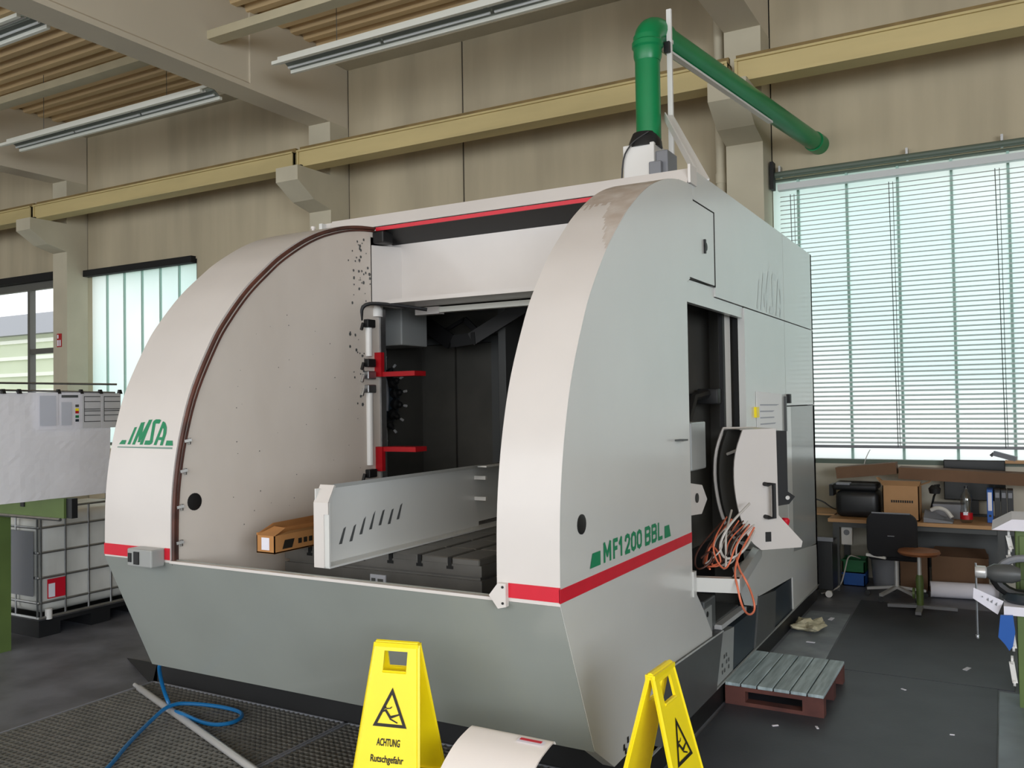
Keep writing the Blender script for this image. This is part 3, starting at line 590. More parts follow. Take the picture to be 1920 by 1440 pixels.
# --- table
tb = part('machine_table', MB().box(-3.88, -2.46, 4.0, 6.3, .75, 1.045).box(-3.86, -2.48, 4.02, 6.3, 1.045, 1.065).box(-3.88, -2.46, 4.0, 6.3, 1.065, 1.125).box(-3.95, -2.3, 4.2, 6.3, .45, .75), m_cast, MC, 'grey cast iron table with T slots')
first = None
nb = 7; pw = 1.42 / nb
for i in range(nb):
    for j in range(8):
        lx, ly = -3.88 + i * pw, 4.0 + j * .29
        if first is None:
            first = part('table_bar', MB().bbox(lx + .012, lx + pw - .012, ly, ly + .281, 1.12, 1.16, .006, 1), m_cast, tb)
        else: share(first, tb, (i * pw, j * .29, 0))
part('slot_mouth', polys([[(-3.88 + i * pw + a, 1.118 - d) for a, d in ((-.012, -.042), (.012, -.042), (.012, 0.005), (.022, .005), (.022, .022), (-.022, .022), (-.022, .005), (-.012, .005))] for i in range(1, nb)], lambda u, v: (u, 3.997, v)), m_dark, tb)
tl = part('table_plate', MB().box(-3.21, -3.10, 3.99, 3.999, .965, 1.025), m_print, tb)
part('plate_marks', polys([[(-3.20, .985), (-3.17, .985), (-3.17, 1.005), (-3.20, 1.005)], [(-3.155, .985), (-3.115, .985), (-3.115, 1.003), (-3.155, 1.003)]], lambda u, v: (u, 3.988, v)), m_dgrey, tl)
# --- splash guard channel on the table
xg = -3.035
sg = part('splash_guard', MB().box(xg - .095, xg - .088, 3.445, 5.05, 1.165, 1.57).box(xg - .095, xg, 3.445, 3.455, 1.17, 1.50).box(xg - .095, xg, 3.45, 5.5, 1.162, 1.172).add([(xg - .09, 3.47, 1.56), (xg - .01, 3.50, 1.592), (xg - .01, 5.5, 1.592), (xg - .09, 5.5, 1.56)], [(0, 1, 2, 3)]).add([(xg - .095, 3.445, 1.5), (xg, 3.445, 1.5), (xg, 3.50, 1.585), (xg - .095, 3.50, 1.585)], [(0, 1, 2, 3)]), m_side, MC, 'pale sheet metal splash guard channel standing across the table')
part('guard_end', MB().box(xg - .097, xg - .03, 3.438, 3.446, 1.165, 1.50).add([(xg - .097, 3.438, 1.5), (xg - .0, 3.438, 1.5), (xg - .0, 3.49, 1.588), (xg - .097, 3.49, 1.588)], [(0, 1, 2, 3)]).box(xg - .03, xg, 3.438, 3.446, 1.44, 1.50), m_white, sg)
part('guard_extension', MB().box(xg - .10, xg - .09, 5.0, 5.75, 1.20, 1.57).box(xg - .03, xg + .04, 4.95, 5.8, 1.575, 1.585), m_side, sg)
for z in (1.50, 1.36): part('guard_clip', MB().box(xg - .09, xg + .0, 5.0, 5.02, z - .012, z + .012), m_alu, sg)
sc = []
for k in range(7):
    y = 3.62 + k * .085; z = 1.245 + k * .012 + .02 * rs.random(); sc.append([(y, z), (y + .025, z + .0), (y + .06, z + .085 + .02 * rs.random()), (y + .04, z + .08)])
part('scratch_mark', polys(sc, lambda u, v: (xg - .086, u, v)), m_dgrey, sg)
# --- side door opening: interior seen from the flank
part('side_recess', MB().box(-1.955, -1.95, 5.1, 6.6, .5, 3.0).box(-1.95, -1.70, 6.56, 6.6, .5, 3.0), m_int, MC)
sd = part('sliding_door', MB().box(-1.78, -1.745, 6.20, 6.38, 1.80, 2.62), m_alu, MC, 'edge of the retracted sliding door')
part('door_seal', MB().box(-1.765, -1.735, 6.15, 6.20, 1.80, 2.62), m_rub, sd)
part('inner_console', MB().bbox(-1.93, -1.72, 5.35, 5.65, 1.55, 1.86, .01), m_grey, MC)
part('robot_arm', MB().tube([(-1.9, 5.7, 1.72), (-1.88, 5.9, 2.02), (-1.82, 6.1, 2.05)], .035, 8).bbox(-1.9, -1.75, 6.05, 6.2, 1.97, 2.08, .01), m_black, MC, smooth=True)
part('gripper_plate', MB().prism([(5.12, 1.30), (5.40, 1.28), (5.52, 1.36), (5.42, 1.46), (5.12, 1.50)], 0, -1.72, -1.68), m_white, MC)
part('gripper_hole', MB().lathe([(.03, 0), (.03, .006)], (-1.68, 5.30, 1.39), 14, 0), m_black, MC)
# --- cable tray sticking out below the door
tr = part('cable_tray', MB().bar((-1.70, 5.16, .885), (-1.405, 5.235, .885), .06, .085).bar((-1.425, 5.22, .885), (-1.60, 6.5, .885), .05, .085), m_side, MC, 'pale tray frame carrying cables')
part('tray_flange', MB().box(-1.665, -1.64, 5.09, 5.14, .82, .97), m_side, tr)
part('tray_bracket', MB().prism([(6.0, .84), (6.45, .84), (6.5, .66), (6.42, .50), (6.30, .52)], 0, -1.66, -1.60), m_side, tr)
part('drive_block', MB().bbox(-1.80, -1.68, 5.42, 5.66, .52, .72, .01).bbox(-1.78, -1.70, 5.36, 5.5, .42, .60, .01).bbox(-1.9, -1.7, 5.6, 6.3, .45, .52, .01), m_dgrey, MC)
db = part('drive_plate', MB().box(-1.69, -1.67, 5.38, 5.54, .50, .68), m_grey, MC)
part('plate_hole', MB().lathe([(.018, 0), (.018, .004)], (-1.67, 5.44, .64), 10, 0).lathe([(.018, 0), (.018, .004)], (-1.67, 5.44, .57), 10, 0), m_black, db)
part('lower_dark_box', MB().box(-1.97, -1.93, 5.0, 6.6, .15, .95), m_black, MC)
# --- control console
n = Vector((.657, -.752, 0)).normalized(); u = Vector((-n.y, n.x, 0)); O = Vector((-1.41, 6.0, 0))
def cw(a, z, d): p = O + u * a - n * d; return (p.x, p.y, z)
out0 = [(-.17, 1.795), (.075, 1.80), (.08, 1.21), (.255, 1.025), (.245, .985), (-.05, .98), (-.13, 1.05), (-.19, 1.18), (-.225, 1.32), (-.24, 1.48), (-.215, 1.66)]
curve = catmull([(-.05, .98), (-.13, 1.05), (-.19, 1.18), (-.225, 1.32), (-.24, 1.48), (-.225, 1.64), (-.17, 1.795)], 3)[1:-1]
out = out0[:6] + curve
def plate(poly, d0, d1):
    k = len(poly); return MB().add([cw(a, z, d0) for a, z in poly] + [cw(a, z, d1) for a, z in poly], [tuple(range(k)), tuple(range(k, 2 * k))[::-1]] + [(i, (i + 1) % k, k + (i + 1) % k, k + i) for i in range(k)])
cc = part('control_console', plate(out, 0, .012), m_white, MC, 'white control console housing hanging at the side door')
back = [(-.17, 1.795), (.075, 1.80), (.08, 1.21), (.08, 1.02), (-.05, .98)] + curve
part('console_back_rim', MB().add(*(lambda pl: (pl.v, pl.f))(MB().tube([cw(a, z, .30) for a, z in back], .012, 6, closed=True))), m_white, cc, smooth=True)
part('console_shell', MB().add([cw(a, z, d) for d in (.0, .30) for a, z in out[:6]], [(i, i + 1, 7 + i, 6 + i) for i in range(5)]).add([cw(.078, 1.80, .15), cw(.078, 1.80, .30), cw(.078, 1.0, .30), cw(.078, 1.0, .15)], [(0, 1, 2, 3)]), m_white, cc)
part('console_inside', plate([(a * .93, 1.39 + (z - 1.39) * .96) for a, z in back], .26, .27), m_int, cc)
scn = part('screen_bezel', MB().add([cw(.08, 1.78, .02), cw(.165, 1.78, .02), cw(.165, 1.34, .02), cw(.08, 1.34, .02), cw(.08, 1.78, .25), cw(.165, 1.78, .25), cw(.165, 1.34, .25), cw(.08, 1.34, .25)], [(0, 1, 2, 3), (4, 7, 6, 5), (0, 4, 5, 1), (1, 5, 6, 2), (2, 6, 7, 3)]), m_dkpl, cc)
part('screw_knob', MB().lathe([(.014, 0), (.014, .012)], cw(.15, 1.325, 0.0), 10, 1), m_alu, cc)
part('keypad', MB().add([cw(.082, 1.42, .015), cw(.215, 1.33, .015), cw(.17, 1.28, .015), cw(.082, 1.27, .015), cw(.082, 1.42, .22), cw(.21, 1.33, .22), cw(.16, 1.28, .22), cw(.082, 1.27, .22)], [(0, 1, 2, 3), (4, 7, 6, 5), (0, 4, 5, 1), (1, 5, 6, 2), (2, 6, 7, 3)]), m_dkpl, cc)
part('handle', MB().tube([cw(-.02, 1.425, 0), cw(-.02, 1.425, -.05), cw(.02, 1.43, -.055), cw(.02, 1.20, -.055), cw(-.02, 1.205, -.05), cw(-.02, 1.205, 0)], .014, 8), m_rub, cc, 'black grab handle', smooth=True)
part('socket', plate([(-.02, 1.035), (.02, 1.035), (.02, 1.10), (-.02, 1.10)], -.006, 0), m_black, cc)
part('emergency_stop', MB().lathe([(.02, 0), (.03, .03), (.03, .045), (.02, .055)], cw(.185, 1.12, .1), 14), m_red, cc, 'red emergency stop button', smooth=True)
part('console_cable', MB().tube([cw(-.19, 1.62, .2), cw(-.14, 1.66, .1), cw(-.08, 1.58, .08), cw(-.05, 1.44, .1), cw(-.04, 1.36, .12)], .011, 6, smooth=2), m_wcable, cc, smooth=True)
part('hose_tangle', MB().tube([cw(-.2 + .03 * k, 1.14 - .01 * k, .2) if k % 2 else cw(-.16 + .03 * k, 1.06, .08) for k in range(6)], .013, 6, smooth=2), m_gplas, cc, smooth=True)
cab = [(m_orange, .006, [(-1.60, 5.8, 1.2), (-1.68, 5.5, 1.04), (-1.69, 5.45, .94), (-1.64, 5.4, .95), (-1.56, 5.4, .96), (-1.58, 5.42, 1.04), (-1.66, 5.5, 1.08), (-1.68, 5.45, .95), (-1.62, 5.35, .945)]),
       (m_orange, .0065, [(-1.44, 5.75, 1.16), (-1.46, 5.4, 1.02), (-1.44, 5.25, .95), (-1.40, 5.16, .90), (-1.37, 5.14, .78), (-1.37, 5.3, .69), (-1.36, 5.42, .70), (-1.37, 5.4, .79), (-1.38, 5.3, .90), (-1.46, 5.4, .96), (-1.5, 5.5, 1.09), (-1.45, 5.75, 1.17)]),
       (m_orange, .0055, [(-1.62, 5.75, 1.22), (-1.62, 5.4, 1.10), (-1.58, 5.35, 1.0), (-1.52, 5.32, .95), (-1.48, 5.3, 1.0), (-1.47, 5.4, 1.1), (-1.46, 5.7, 1.18)]),
       (m_wcable, .008, [(-1.48, 5.8, 1.31), (-1.54, 5.5, 1.2), (-1.59, 5.45, 1.08), (-1.55, 5.4, 1.01), (-1.49, 5.4, 1.01), (-1.43, 5.5, 1.06), (-1.44, 5.75, 1.14)]),
       (m_wcable, .007, [(-1.60, 5.8, 1.26), (-1.56, 5.5, 1.15), (-1.53, 5.4, 1.02), (-1.52, 5.35, .945), (-1.6, 5.5, .94)]),
       (m_seal, .006, [(-1.64, 5.75, 1.2), (-1.72, 5.4, 1.05), (-1.72, 5.35, .95), (-1.66, 5.3, .945), (-1.6, 5.35, 1.0), (-1.62, 5.4, 1.06), (-1.69, 5.4, 1.0)])]
rc = random.Random(4)
for k in range(5):
    x0 = -1.66 + .03 * k
    cab.append(((m_seal, m_wcable, m_orange, m_seal, m_wcable)[k], .0045, [(x0 + .06, 5.75, 1.2), (x0, 5.5, 1.12 - .1 * rc.random()), (x0 - .03 + .1 * rc.random(), 5.42, 1.0), (x0 - .06 * rc.random(), 5.4, .95), (x0 + .07, 5.4, .97 + .1 * rc.random()), (x0 + .05, 5.5, 1.1), (x0 + .1, 5.75, 1.18)]))
for m, r, P in cab: part('loose_cable', MB().tube(P, r, 6, smooth=3), m, MC, smooth=True)
# ================================================================== THINGS
# exhaust duct
t = thing('exhaust_duct', 'green plastic exhaust pipe rising from the machine roof and running into the wall', 'pipe', (-2.40, 6.5, 3.435))
part('fan_box', MB().bbox(-2.58, -2.32, 6.42, 6.68, 3.435, 4.02, .008), m_alu, t, 'galvanised fan box')
part('fan_motor', MB().bbox(-2.32, -2.22, 6.45, 6.68, 3.70, 3.95, .01).bbox(-2.36, -2.26, 6.40, 6.5, 3.75, 3.86, .01), m_gplas, t)
part('rubber_sleeve', MB().lathe([(.135, 4.0), (.13, 4.05), (.10, 4.12)], (-2.43, 6.53, 0), 20), m_dkpl, t, smooth=True)
part('sleeve_cable', MB().tube([(-2.36, 6.42, 4.1), (-2.5, 6.40, 4.03), (-2.585, 6.40, 3.9), (-2.59, 6.42, 3.5)], .007, 5, smooth=2), m_dkpl, t, smooth=True)
part('riser_pipe', MB().tube([(-2.408, 6.55, 4.07), (-2.408, 6.55, 4.80)], .099, 24), m_pipe, t, smooth=True)
part('pipe_socket', MB().lathe([(.10, 4.70), (.112, 4.74), (.112, 4.80), (.124, 4.815), (.124, 4.85), (.112, 4.865), (.112, 4.90)], (-2.405, 6.55, 0), 24), m_pipe, t, smooth=True)
bend = [(-2.405, 6.55, 4.84)] + [(-2.405 + .03 * (1 - math.cos(a)), 6.55 + .16 * (1 - math.cos(a)), 4.86 + .13 * math.sin(a)) for a in (.2, .5, .8, 1.1, 1.4, 1.57)]
part('pipe_bend', MB().tube(bend + [(-2.362, 6.82, 4.985)], .109, 20), m_pipe, t, smooth=True)
part('run_pipe', MB().tube([(-2.37, 6.76, 4.98), (-1.77, 10.41, 4.905)], .099, 24), m_pipe, t, smooth=True)
part('wall_socket', MB().tube([(-1.80, 10.22, 4.908), (-1.77, 10.41, 4.905)], .112, 24), m_pipe, t, smooth=True)
part('support_angle', MB().bar((-2.35, 6.72, 4.868), (-2.0, 9.0, 4.82), .05, .02), m_alu, t)
part('stay_strip', MB().box(-2.285, -2.245, 6.665, 6.69, 3.435, 5.14).box(-2.27, -2.24, 6.66, 6.70, 4.86, 4.89), m_alu, t, 'pale metal stay strip')
part('brace', MB().bar((-2.27, 6.64, 4.27), (-1.67, 5.56, 3.44), .07, .012).bar((-2.30, 6.63, 4.27), (-1.70, 5.55, 3.44), .010, .06), m_alu, t)
part('clamp', MB().bbox(-2.30, -2.25, 6.63, 6.665, 4.78, 4.87, .006), m_dkpl, t)

# wet floor signs
def sign(label, loc, rz):
    t = thing('wet_floor_sign', label, 'sign', loc, rz, 'yellow folding wet floor signs', local=True)
    Hh = .95
    def leg(sgn):
        def P(a, s, off): # a across, s 0..1 down from top, off outward
            d = .012 + .235 * s
            return (a, sgn * (d) + sgn * off, Hh * (1 - s))
        def hw(s): return .105 + .085 * s
        mb = MB()
        hx = .055
        def quad(a0, a1, s0, s1, e0=None, e1=None):
            c = [(a0, s0), (a1, s0), (e1 if e1 is not None else a1, s1), (e0 if e0 is not None else a0, s1)]
            v = [P(a, s, 0) for a, s in c] + [P(a, s, -.012) for a, s in c]
            mb.add(v, [(0, 1, 2, 3), (7, 6, 5, 4), (0, 4, 5, 1), (1, 5, 6, 2), (2, 6, 7, 3), (3, 7, 4, 0)])
        quad(-hw(0), hw(0), 0, .03, -hw(.03), hw(.03))
        quad(-hw(.03), -hx, .03, .115, -hw(.115), -hx); quad(hx, hw(.03), .03, .115, hx, hw(.115))
        quad(-hw(.115), hw(.115), .115, .93, -hw(.93), hw(.93))
        quad(-hw(.93), -hw(1) + .08, .93, 1.0, -hw(1), -hw(1) + .08); quad(hw(1) - .08, hw(.93), .93, 1.0, hw(1) - .08, hw(1))
        pn = part('panel', mb, m_yel, t)
        e = MB()
        for sd in (-1, 1): e.tube([P(sd * (hw(0) - .004), 0, -.004), P(sd * (hw(1) - .004), 1, -.004)], .009, 5)
        e.tube([P(-hx, .118, 0), P(hx, .118, 0)], .006, 5); e.tube([P(-hw(.57) + .02, .57, .001), P(hw(.57) - .02, .57, .001)], .005, 4)
        e.tube([P(-hw(.5), .62, -.014), P(hw(.5), .62, -.014)], .007, 4)
        for k in range(8): e.tube([P(-.08 + k * .023, .60, 0), P(-.10 + k * .029, .68, 0)], .004, 4)
        part('rib', e, m_yel, pn)
        q = lambda a, s: P(a * sgn * -1, s, .0025)
        tri = lambda r, c: [(0, c - r * .62), (-r * .48, c + r * .38), (r * .48, c + r * .38)]
        cc0 = .285
        o_, i_ = tri(.165, cc0), tri(.122, cc0 + .003)
        part('triangle_mark', polys([[o_[k], o_[(k + 1) % 3], i_[(k + 1) % 3], i_[k]] for k in range(3)], lambda a, s: q(a, s)), m_ink, pn)
        man = [[(-.036, .325), (-.026, .322), (-.022, .332), (-.032, .336)], [(-.034, .340), (-.024, .335), (.008, .372), (-.004, .378)], [(-.004, .366), (.046, .352), (.048, .358), (.004, .377)], [(-.002, .374), (.040, .392), (.036, .397), (-.004, .381)], [(-.032, .34), (-.052, .350), (-.050, .364), (-.045, .362), (-.045, .353), (-.028, .346)], [(-.022, .336), (-.002, .333), (.006, .324), (.002, .322), (-.006, .329), (-.024, .330)]]
        part('falling_figure', polys(man, lambda a, s: q(a * .92, .292 + (s - .355) * .92)), m_ink, pn)
        part('lettering', letters('ACHTUNG', .042, lambda a, v: q(-.054 + a, .425 - v), .108, .0012), m_ink, pn)
        part('lettering', letters('Rutschgefahr', .040, lambda a, v: q(-.076 + a, .492 - v), .152, .0010), m_ink, pn)
    leg(-1); leg(1)
    part('hinge', MB().tube([(-.10, 0, Hh), (.10, 0, Hh)], .014, 8).box(-.105, .105, -.02, .02, Hh - .012, Hh + .006), m_yel, t)
    return t
sign('yellow folding wet floor sign standing in front of the grey trough', (-2.345, 3.10, .0), math.radians(13))
sign('yellow folding wet floor sign turned sideways beside the pale machine flank', (-1.185, 3.24, .006), math.radians(88))

# curved sheet leaning at the trough
t = thing('curved_sheet', 'white curved sheet metal cover lying below the trough corner', 'sheet metal', (-1.8, 3.0, 0))
prof = [(3.215, .60), (3.205, .612), (3.15, .605), (3.06, .58), (2.96, .52), (2.87, .43), (2.81, .32), (2.78, .18), (2.77, 0.0)]
prof = catmull(prof, 3)
sx0, sx1 = -2.03, -1.635
mbs = MB()
for d in (0, .006): mbs.v += [(x, y + d, z - d) for x in (sx0, sx1) for y, z in prof]
k = len(prof)
mbs.f = [(i, i + 1, k + i + 1, k + i) for i in range(k - 1)] + [(2 * k + i, 3 * k + i, 3 * k + i + 1, 2 * k + i + 1) for i in range(k - 1)]
part('sheet', mbs, m_sheet, t, smooth=True)
stk = part('sticker', MB().add([(-1.78, 3.18, .6155), (-1.66, 3.18, .6155), (-1.66, 3.145, .611), (-1.78, 3.145, .611)], [(0, 1, 2, 3)]), m_paper, t)
part('sticker_print', MB().add([(-1.77, 3.172, .6170), (-1.67, 3.172, .6170), (-1.67, 3.155, .6148), (-1.77, 3.155, .6148)], [(0, 1, 2, 3)]), m_red, stk)

# steel bar and hose on the grating
o = solo('steel_bar', MB().tube([(-5.39, 4.07, .052), (-5.31, 4.042, .052), (-5.30, 4.038, .052), (-3.2, 3.29, .052)], [.014, .014, .022, .022], 12), m_steel, 'bright round steel bar lying across the grating', 'bar', smooth=True)
hp_ = [(-4.63, 3.80, .41), (-4.68, 3.71, .40), (-4.76, 3.78, .29), (-4.81, 3.85, .16), (-4.80, 3.88, .07), (-4.70, 3.83, .05), (-4.56, 3.77, .085), (-4.32, 3.77, .045), (-4.2, 3.87, .042), (-4.26, 4.03, .042), (-4.46, 4.06, .042), (-4.65, 3.96, .07), (-4.73, 3.83, .095), (-4.68, 3.63, .045), (-4.49, 3.33, .042), (-4.33, 3.12, .042), (-4.1, 2.75, .042), (-3.9, 2.3, .042)]
solo('air_hose', MB().tube(hp_, .0125, 8, smooth=3), m_hose, 'blue air hose looped over the grating', 'hose', smooth=True)

# long open carton on the machine table
t = thing('long_carton', 'long open brown carton lying on the machine table against the splash guard', 'box', (-3.70, 4.2, 1.16))
cx0, cx1, cy0, cy1 = -3.77, -3.63, 3.66, 5.2
part('tray', MB().box(cx0, cx1, cy0, cy1, 1.161, 1.168).box(cx0, cx0 + .006, cy0, cy1, 1.16, 1.275).box(cx1 - .006, cx1, cy0, cy1, 1.16, 1.262).box(cx0, cx1, cy0, cy0 + .006, 1.16, 1.262), m_cardo, t)
part('flap', MB().add([(cx0, cy0, 1.262), (cx1, cy0, 1.262), (cx1 - .02, cy0 + .11, 1.295), (cx0 + .03, cy0 + .11, 1.30)], [(0, 1, 2, 3)]).add([(cx0, cy0 + .02, 1.275), (cx0, cy1, 1.275), (cx0 + .03, cy1, 1.335), (cx0 + .03, cy0 + .1, 1.32)], [(0, 1, 2, 3)]).add([(cx1, cy0 + .02, 1.262), (cx1, cy1, 1.262), (cx1 + .012, cy1, 1.285), (cx1 + .012, cy0 + .1, 1.28)], [(0, 1, 2, 3)]), m_cardo, t)
part('address_label', MB().box(cx0 + .04, cx1 - .04, cy0 - .002, cy0, 1.18, 1.25), m_paper, t)
part('print', polys([[(cy0 + .06, 1.18), (cy0 + .14, 1.18), (cy0 + .16, 1.23), (cy0 + .08, 1.23)]] + [[(cy0 + .19 + k * .045, 1.195), (cy0 + .22 + k * .045, 1.195), (cy0 + .22 + k * .045, 1.225), (cy0 + .19 + k * .045, 1.225)] for k in range(6)], lambda a, v: (cx1 + .0015, a, v)), m_ink, t)

# ---------------- IBC tote
t = thing('liquid_tote', 'white plastic bulk container in a galvanised cage on a black pallet', 'container', (-7.95, 5.2, 0))
ix0, ix1, iy0, iy1 = -8.42, -7.42, 4.64, 5.84
tank = MB().bbox(ix0 + .03, ix1 - .03, iy0 + .03, iy1 - .03, .19, 1.08, .09, 4)
part('tank', tank, m_tank, t, smooth=True)
pal = part('pallet', MB().box(ix0, ix1, iy0, iy1, .11, .15), m_dkpl, t)
for yy in (iy0, iy0 + .5, iy1 - .2): part('pallet_foot', MB().box(ix0, ix1, yy, yy + .2, 0, .11), m_dkpl, pal)
cg = MB()
for z in (.30, .52, .74, .96, 1.13): part('cage_rail', MB().tube([(ix0, iy0, z), (ix1, iy0, z), (ix1, iy1, z), (ix0, iy1, z)], .011, 6, closed=True), m_zinc, t)
part('base_rail', MB().tube([(ix0, iy0, .165), (ix1, iy0, .165), (ix1, iy1, .165), (ix0, iy1, .165)], .018, 6, closed=True), m_zinc, t)
for k in range(6): part('cage_bar', MB().tube([(ix1, iy0 + .02 + k * .23, .16), (ix1, iy0 + .02 + k * .23, 1.13)], .010, 6), m_zinc, t)
for k in range(4): part('cage_bar', MB().tube([(ix0 + .02 + k * .32, iy0, .16), (ix0 + .02 + k * .32, iy0, 1.13)], .010, 6), m_zinc, t)
part('label_plate', MB().box(ix0 + .15, ix1 - .06, iy0 - .02, iy0 - .012, .36, .93), m_gplas, t)
part('blue_label', MB().box(ix1 - .48, ix1 - .38, iy0 - .024, iy0 - .02, .80, .92), m_bluep, t)
wl = part('hazard_label', MB().box(ix1 + .013, ix1 + .015, iy0 + .07, iy0 + .24, .33, .50), m_red, t, 'red and white label')
part('label_text', MB().box(ix1 + .015, ix1 + .017, iy0 + .08, iy0 + .14, .34, .46), m_paper, wl)
part('corner_cap', MB().lathe([(.03, .15), (.03, .24)], (ix1 - .0, iy0 + .09, 0), 12), m_alu, t)

# ---------------- green bench at the left
t = thing('green_workbench', 'olive green steel workbench with a thick apron in front of the bulk container', 'workbench', (-7.6, 4.2, 0))
part('apron', MB().box(-10.2, -6.42, 4.22, 4.30, 1.15, 1.305), m_lgreen, t)
part('post', MB().box(-7.70, -7.26, 4.2, 4.30, 0, 1.15), m_lgreen, t)
part('post', MB().box(-10.15, -9.75, 4.2, 4.30, 0, 1.15), m_lgreen, t)
part('end_post', MB().box(-6.42, -6.35, 4.24, 4.29, 1.15, 1.305), m_dkpl, t)
part('catch', MB().box(-6.98, -6.93, 4.21, 4.222, 1.22, 1.28), m_black, t)
part('tap_knob', MB().lathe([(.03, 0), (.035, .03), (.02, .05)], (-7.36, 4.15, .50), 12, 1), m_orange, t, smooth=True)
part('edge_strip', MB().tube([(-7.9, 4.21, 1.14), (-6.45, 4.21, 1.14)], .014, 6), m_zinc, t)
t = thing('side_shelf', 'low olive green shelf unit behind the bulk container', 'shelf', (-8.1, 6.4, 0))
part('shelf_board', MB().box(-9.0, -7.6, 6.2, 6.7, .86, 0.98), m_lgreen, t)
for xx in (-8.9, -7.7): part('leg', MB().box(xx - .04, xx + .04, 6.25, 6.65, 0, .86), m_lgreen, t)
solo('shelf_box', MB().bbox(-8.42, -8.15, 6.25, 6.5, .98, 1.22, .006), m_card, 'small brown cardboard box on the green shelf', 'box')
t = thing('parts_tray', 'white parts tray beside the brown box on the green shelf', 'tray', (-8.6, 6.35, .98))
part('tray', MB().box(-8.72, -8.46, 6.22, 6.5, .981, .995).box(-8.72, -8.46, 6.22, 6.23, .98, 1.06).box(-8.72, -8.71, 6.22, 6.5, .98, 1.06).box(-8.47, -8.46, 6.22, 6.5, .98, 1.06), m_alu, t)
part('spool', MB().tube([(-8.66, 6.3, 1.05), (-8.5, 6.3, 1.05)], .04, 10), m_dkpl, t)

# ---------------- paper rack: rods along y at x=-6.4, drawings clipped
t = thing('drawing_rack', 'thin two-rod metal rack holding the hanging drawings', 'rack', (-6.4, 3.7, 0))
part('rod', MB().tube([(-6.42, 2.6, 2.205), (-6.42, 4.69, 2.205)], .009, 6), m_zinc, t)
part('rod', MB().tube([(-6.40, 2.6, 2.17), (-6.40, 4.66, 2.135)], .009, 6), m_zinc, t)
part('upright', MB().tube([(-6.44, 2.7, 0.02), (-6.44, 2.7, 2.25)], .014, 6), m_zinc, t)
part('foot', MB().box(-6.65, -6.2, 2.66, 2.74, 0, .03), m_zinc, t)
rp = random.Random(5)
def sheet(y0, y1, z0, z1, x, name, label, cat, lines=0, m=None):
    nu, nv = (48, 24) if y1 - y0 > .5 else (10, 10); v = []; ph = rp.random() * 6
    for j in range(nv + 1):
        for i in range(nu + 1):
            yy = y0 + (y1 - y0) * i / nu; zz = z0 + (z1 - z0) * j / nv
            fold = .016 * abs(((yy * 4.2 + ph) % 2) - 1) + .016 * abs(((zz * 4.6 + ph) % 2) - 1) + .006 * rp.random()
            v.append((x + fold * (1 if y1 - y0 > .5 else .2) - (.018 if y1 - y0 > .5 else 0), yy, zz))
    f = [(j * (nu + 1) + i, j * (nu + 1) + i + 1, (j + 1) * (nu + 1) + i + 1, (j + 1) * (nu + 1) + i) for j in range(nv) for i in range(nu)]
    t = thing(name, label, cat, (x, (y0 + y1) / 2, z0))
    part('sheet', MB().add(v, f), m or m_thin, t)
    return t
sheet(2.7, 4.62, 1.315, 2.135, -6.405, 'drawing_sheet', 'large creased blank backing sheet hanging from the metal rods', 'paper')
t = sheet(3.97, 4.15, 1.85, 2.135, -6.385, 'notice_sheet', 'printed notice sheet with grey text clipped left of the colour chart', 'paper')
part('text_block', polys([[(4.00, 1.88), (4.13, 1.88), (4.13, 2.11), (4.00, 2.11)]], lambda a, v: (-6.375, a, v)), m_print, t)
t = sheet(4.16, 4.34, 1.85, 2.135, -6.385, 'notice_sheet', 'printed notice sheet with a dark title bar and coloured chart', 'paper')
part('title_bar', polys([[(4.175, 2.095), (4.315, 2.095), (4.315, 2.115), (4.175, 2.115)]], lambda a, v: (-6.375, a, v)), m_dgrey, t)
part('text_block', polys([[(4.175, 1.88), (4.26, 1.88), (4.26, 2.06), (4.175, 2.06)]], lambda a, v: (-6.375, a, v)), m_print, t)
for q, (z, mm_) in enumerate(((2.02, m_dgrey), (1.99, m_yel), (1.97, m_redm), (1.935, m_greenp), (1.905, m_blue))): part('colour_patch', polys([[(4.29, z), (4.32, z), (4.32, z + .02), (4.29, z + .02)]], lambda a, v: (-6.374, a, v)), mm_, t)
for (a, b, lb) in ((4.355, 4.52, 'ruled form sheet next to the colour chart'), (4.53, 4.70, 'ruled form sheet at the free end of the rods')):
    t = sheet(a, b, 1.85, 2.13, -6.385, 'form_sheet', lb, 'paper', m=m_thing)
    part('ruled_lines', polys([[(a + .01, z), (b - .01, z), (b - .01, z + .006), (a + .01, z + .006)] for z in (2.10, 2.06, 2.0, 1.985, 1.95, 1.90)] + [[(a + .01, 1.9), (a + .016, 1.9), (a + .016, 2.1), (a + .01, 2.1)]], lambda u_, v: (-6.375, u_, v)), m_dgrey, t)
for y_, lb in ((3.73, 'small black binder clip on the plain part of the backing sheet'), (3.85, 'small black binder clip on the plain part of the backing sheet'), (4.16, 'small black binder clip between the grey notice and the colour chart'), (4.35, 'small black binder clip between the colour chart and the ruled forms'), (4.52, 'small black binder clip between the two ruled forms'), (4.70, 'small black binder clip on the outer corner of the last ruled form')):
    solo('binder_clip', MB().prism([(-6.415, 2.125), (-6.37, 2.125), (-6.385, 2.16), (-6.40, 2.16)], 1, y_ - .012, y_ + .012), m_black, lb, 'clip', 'black binder clips on the rod')

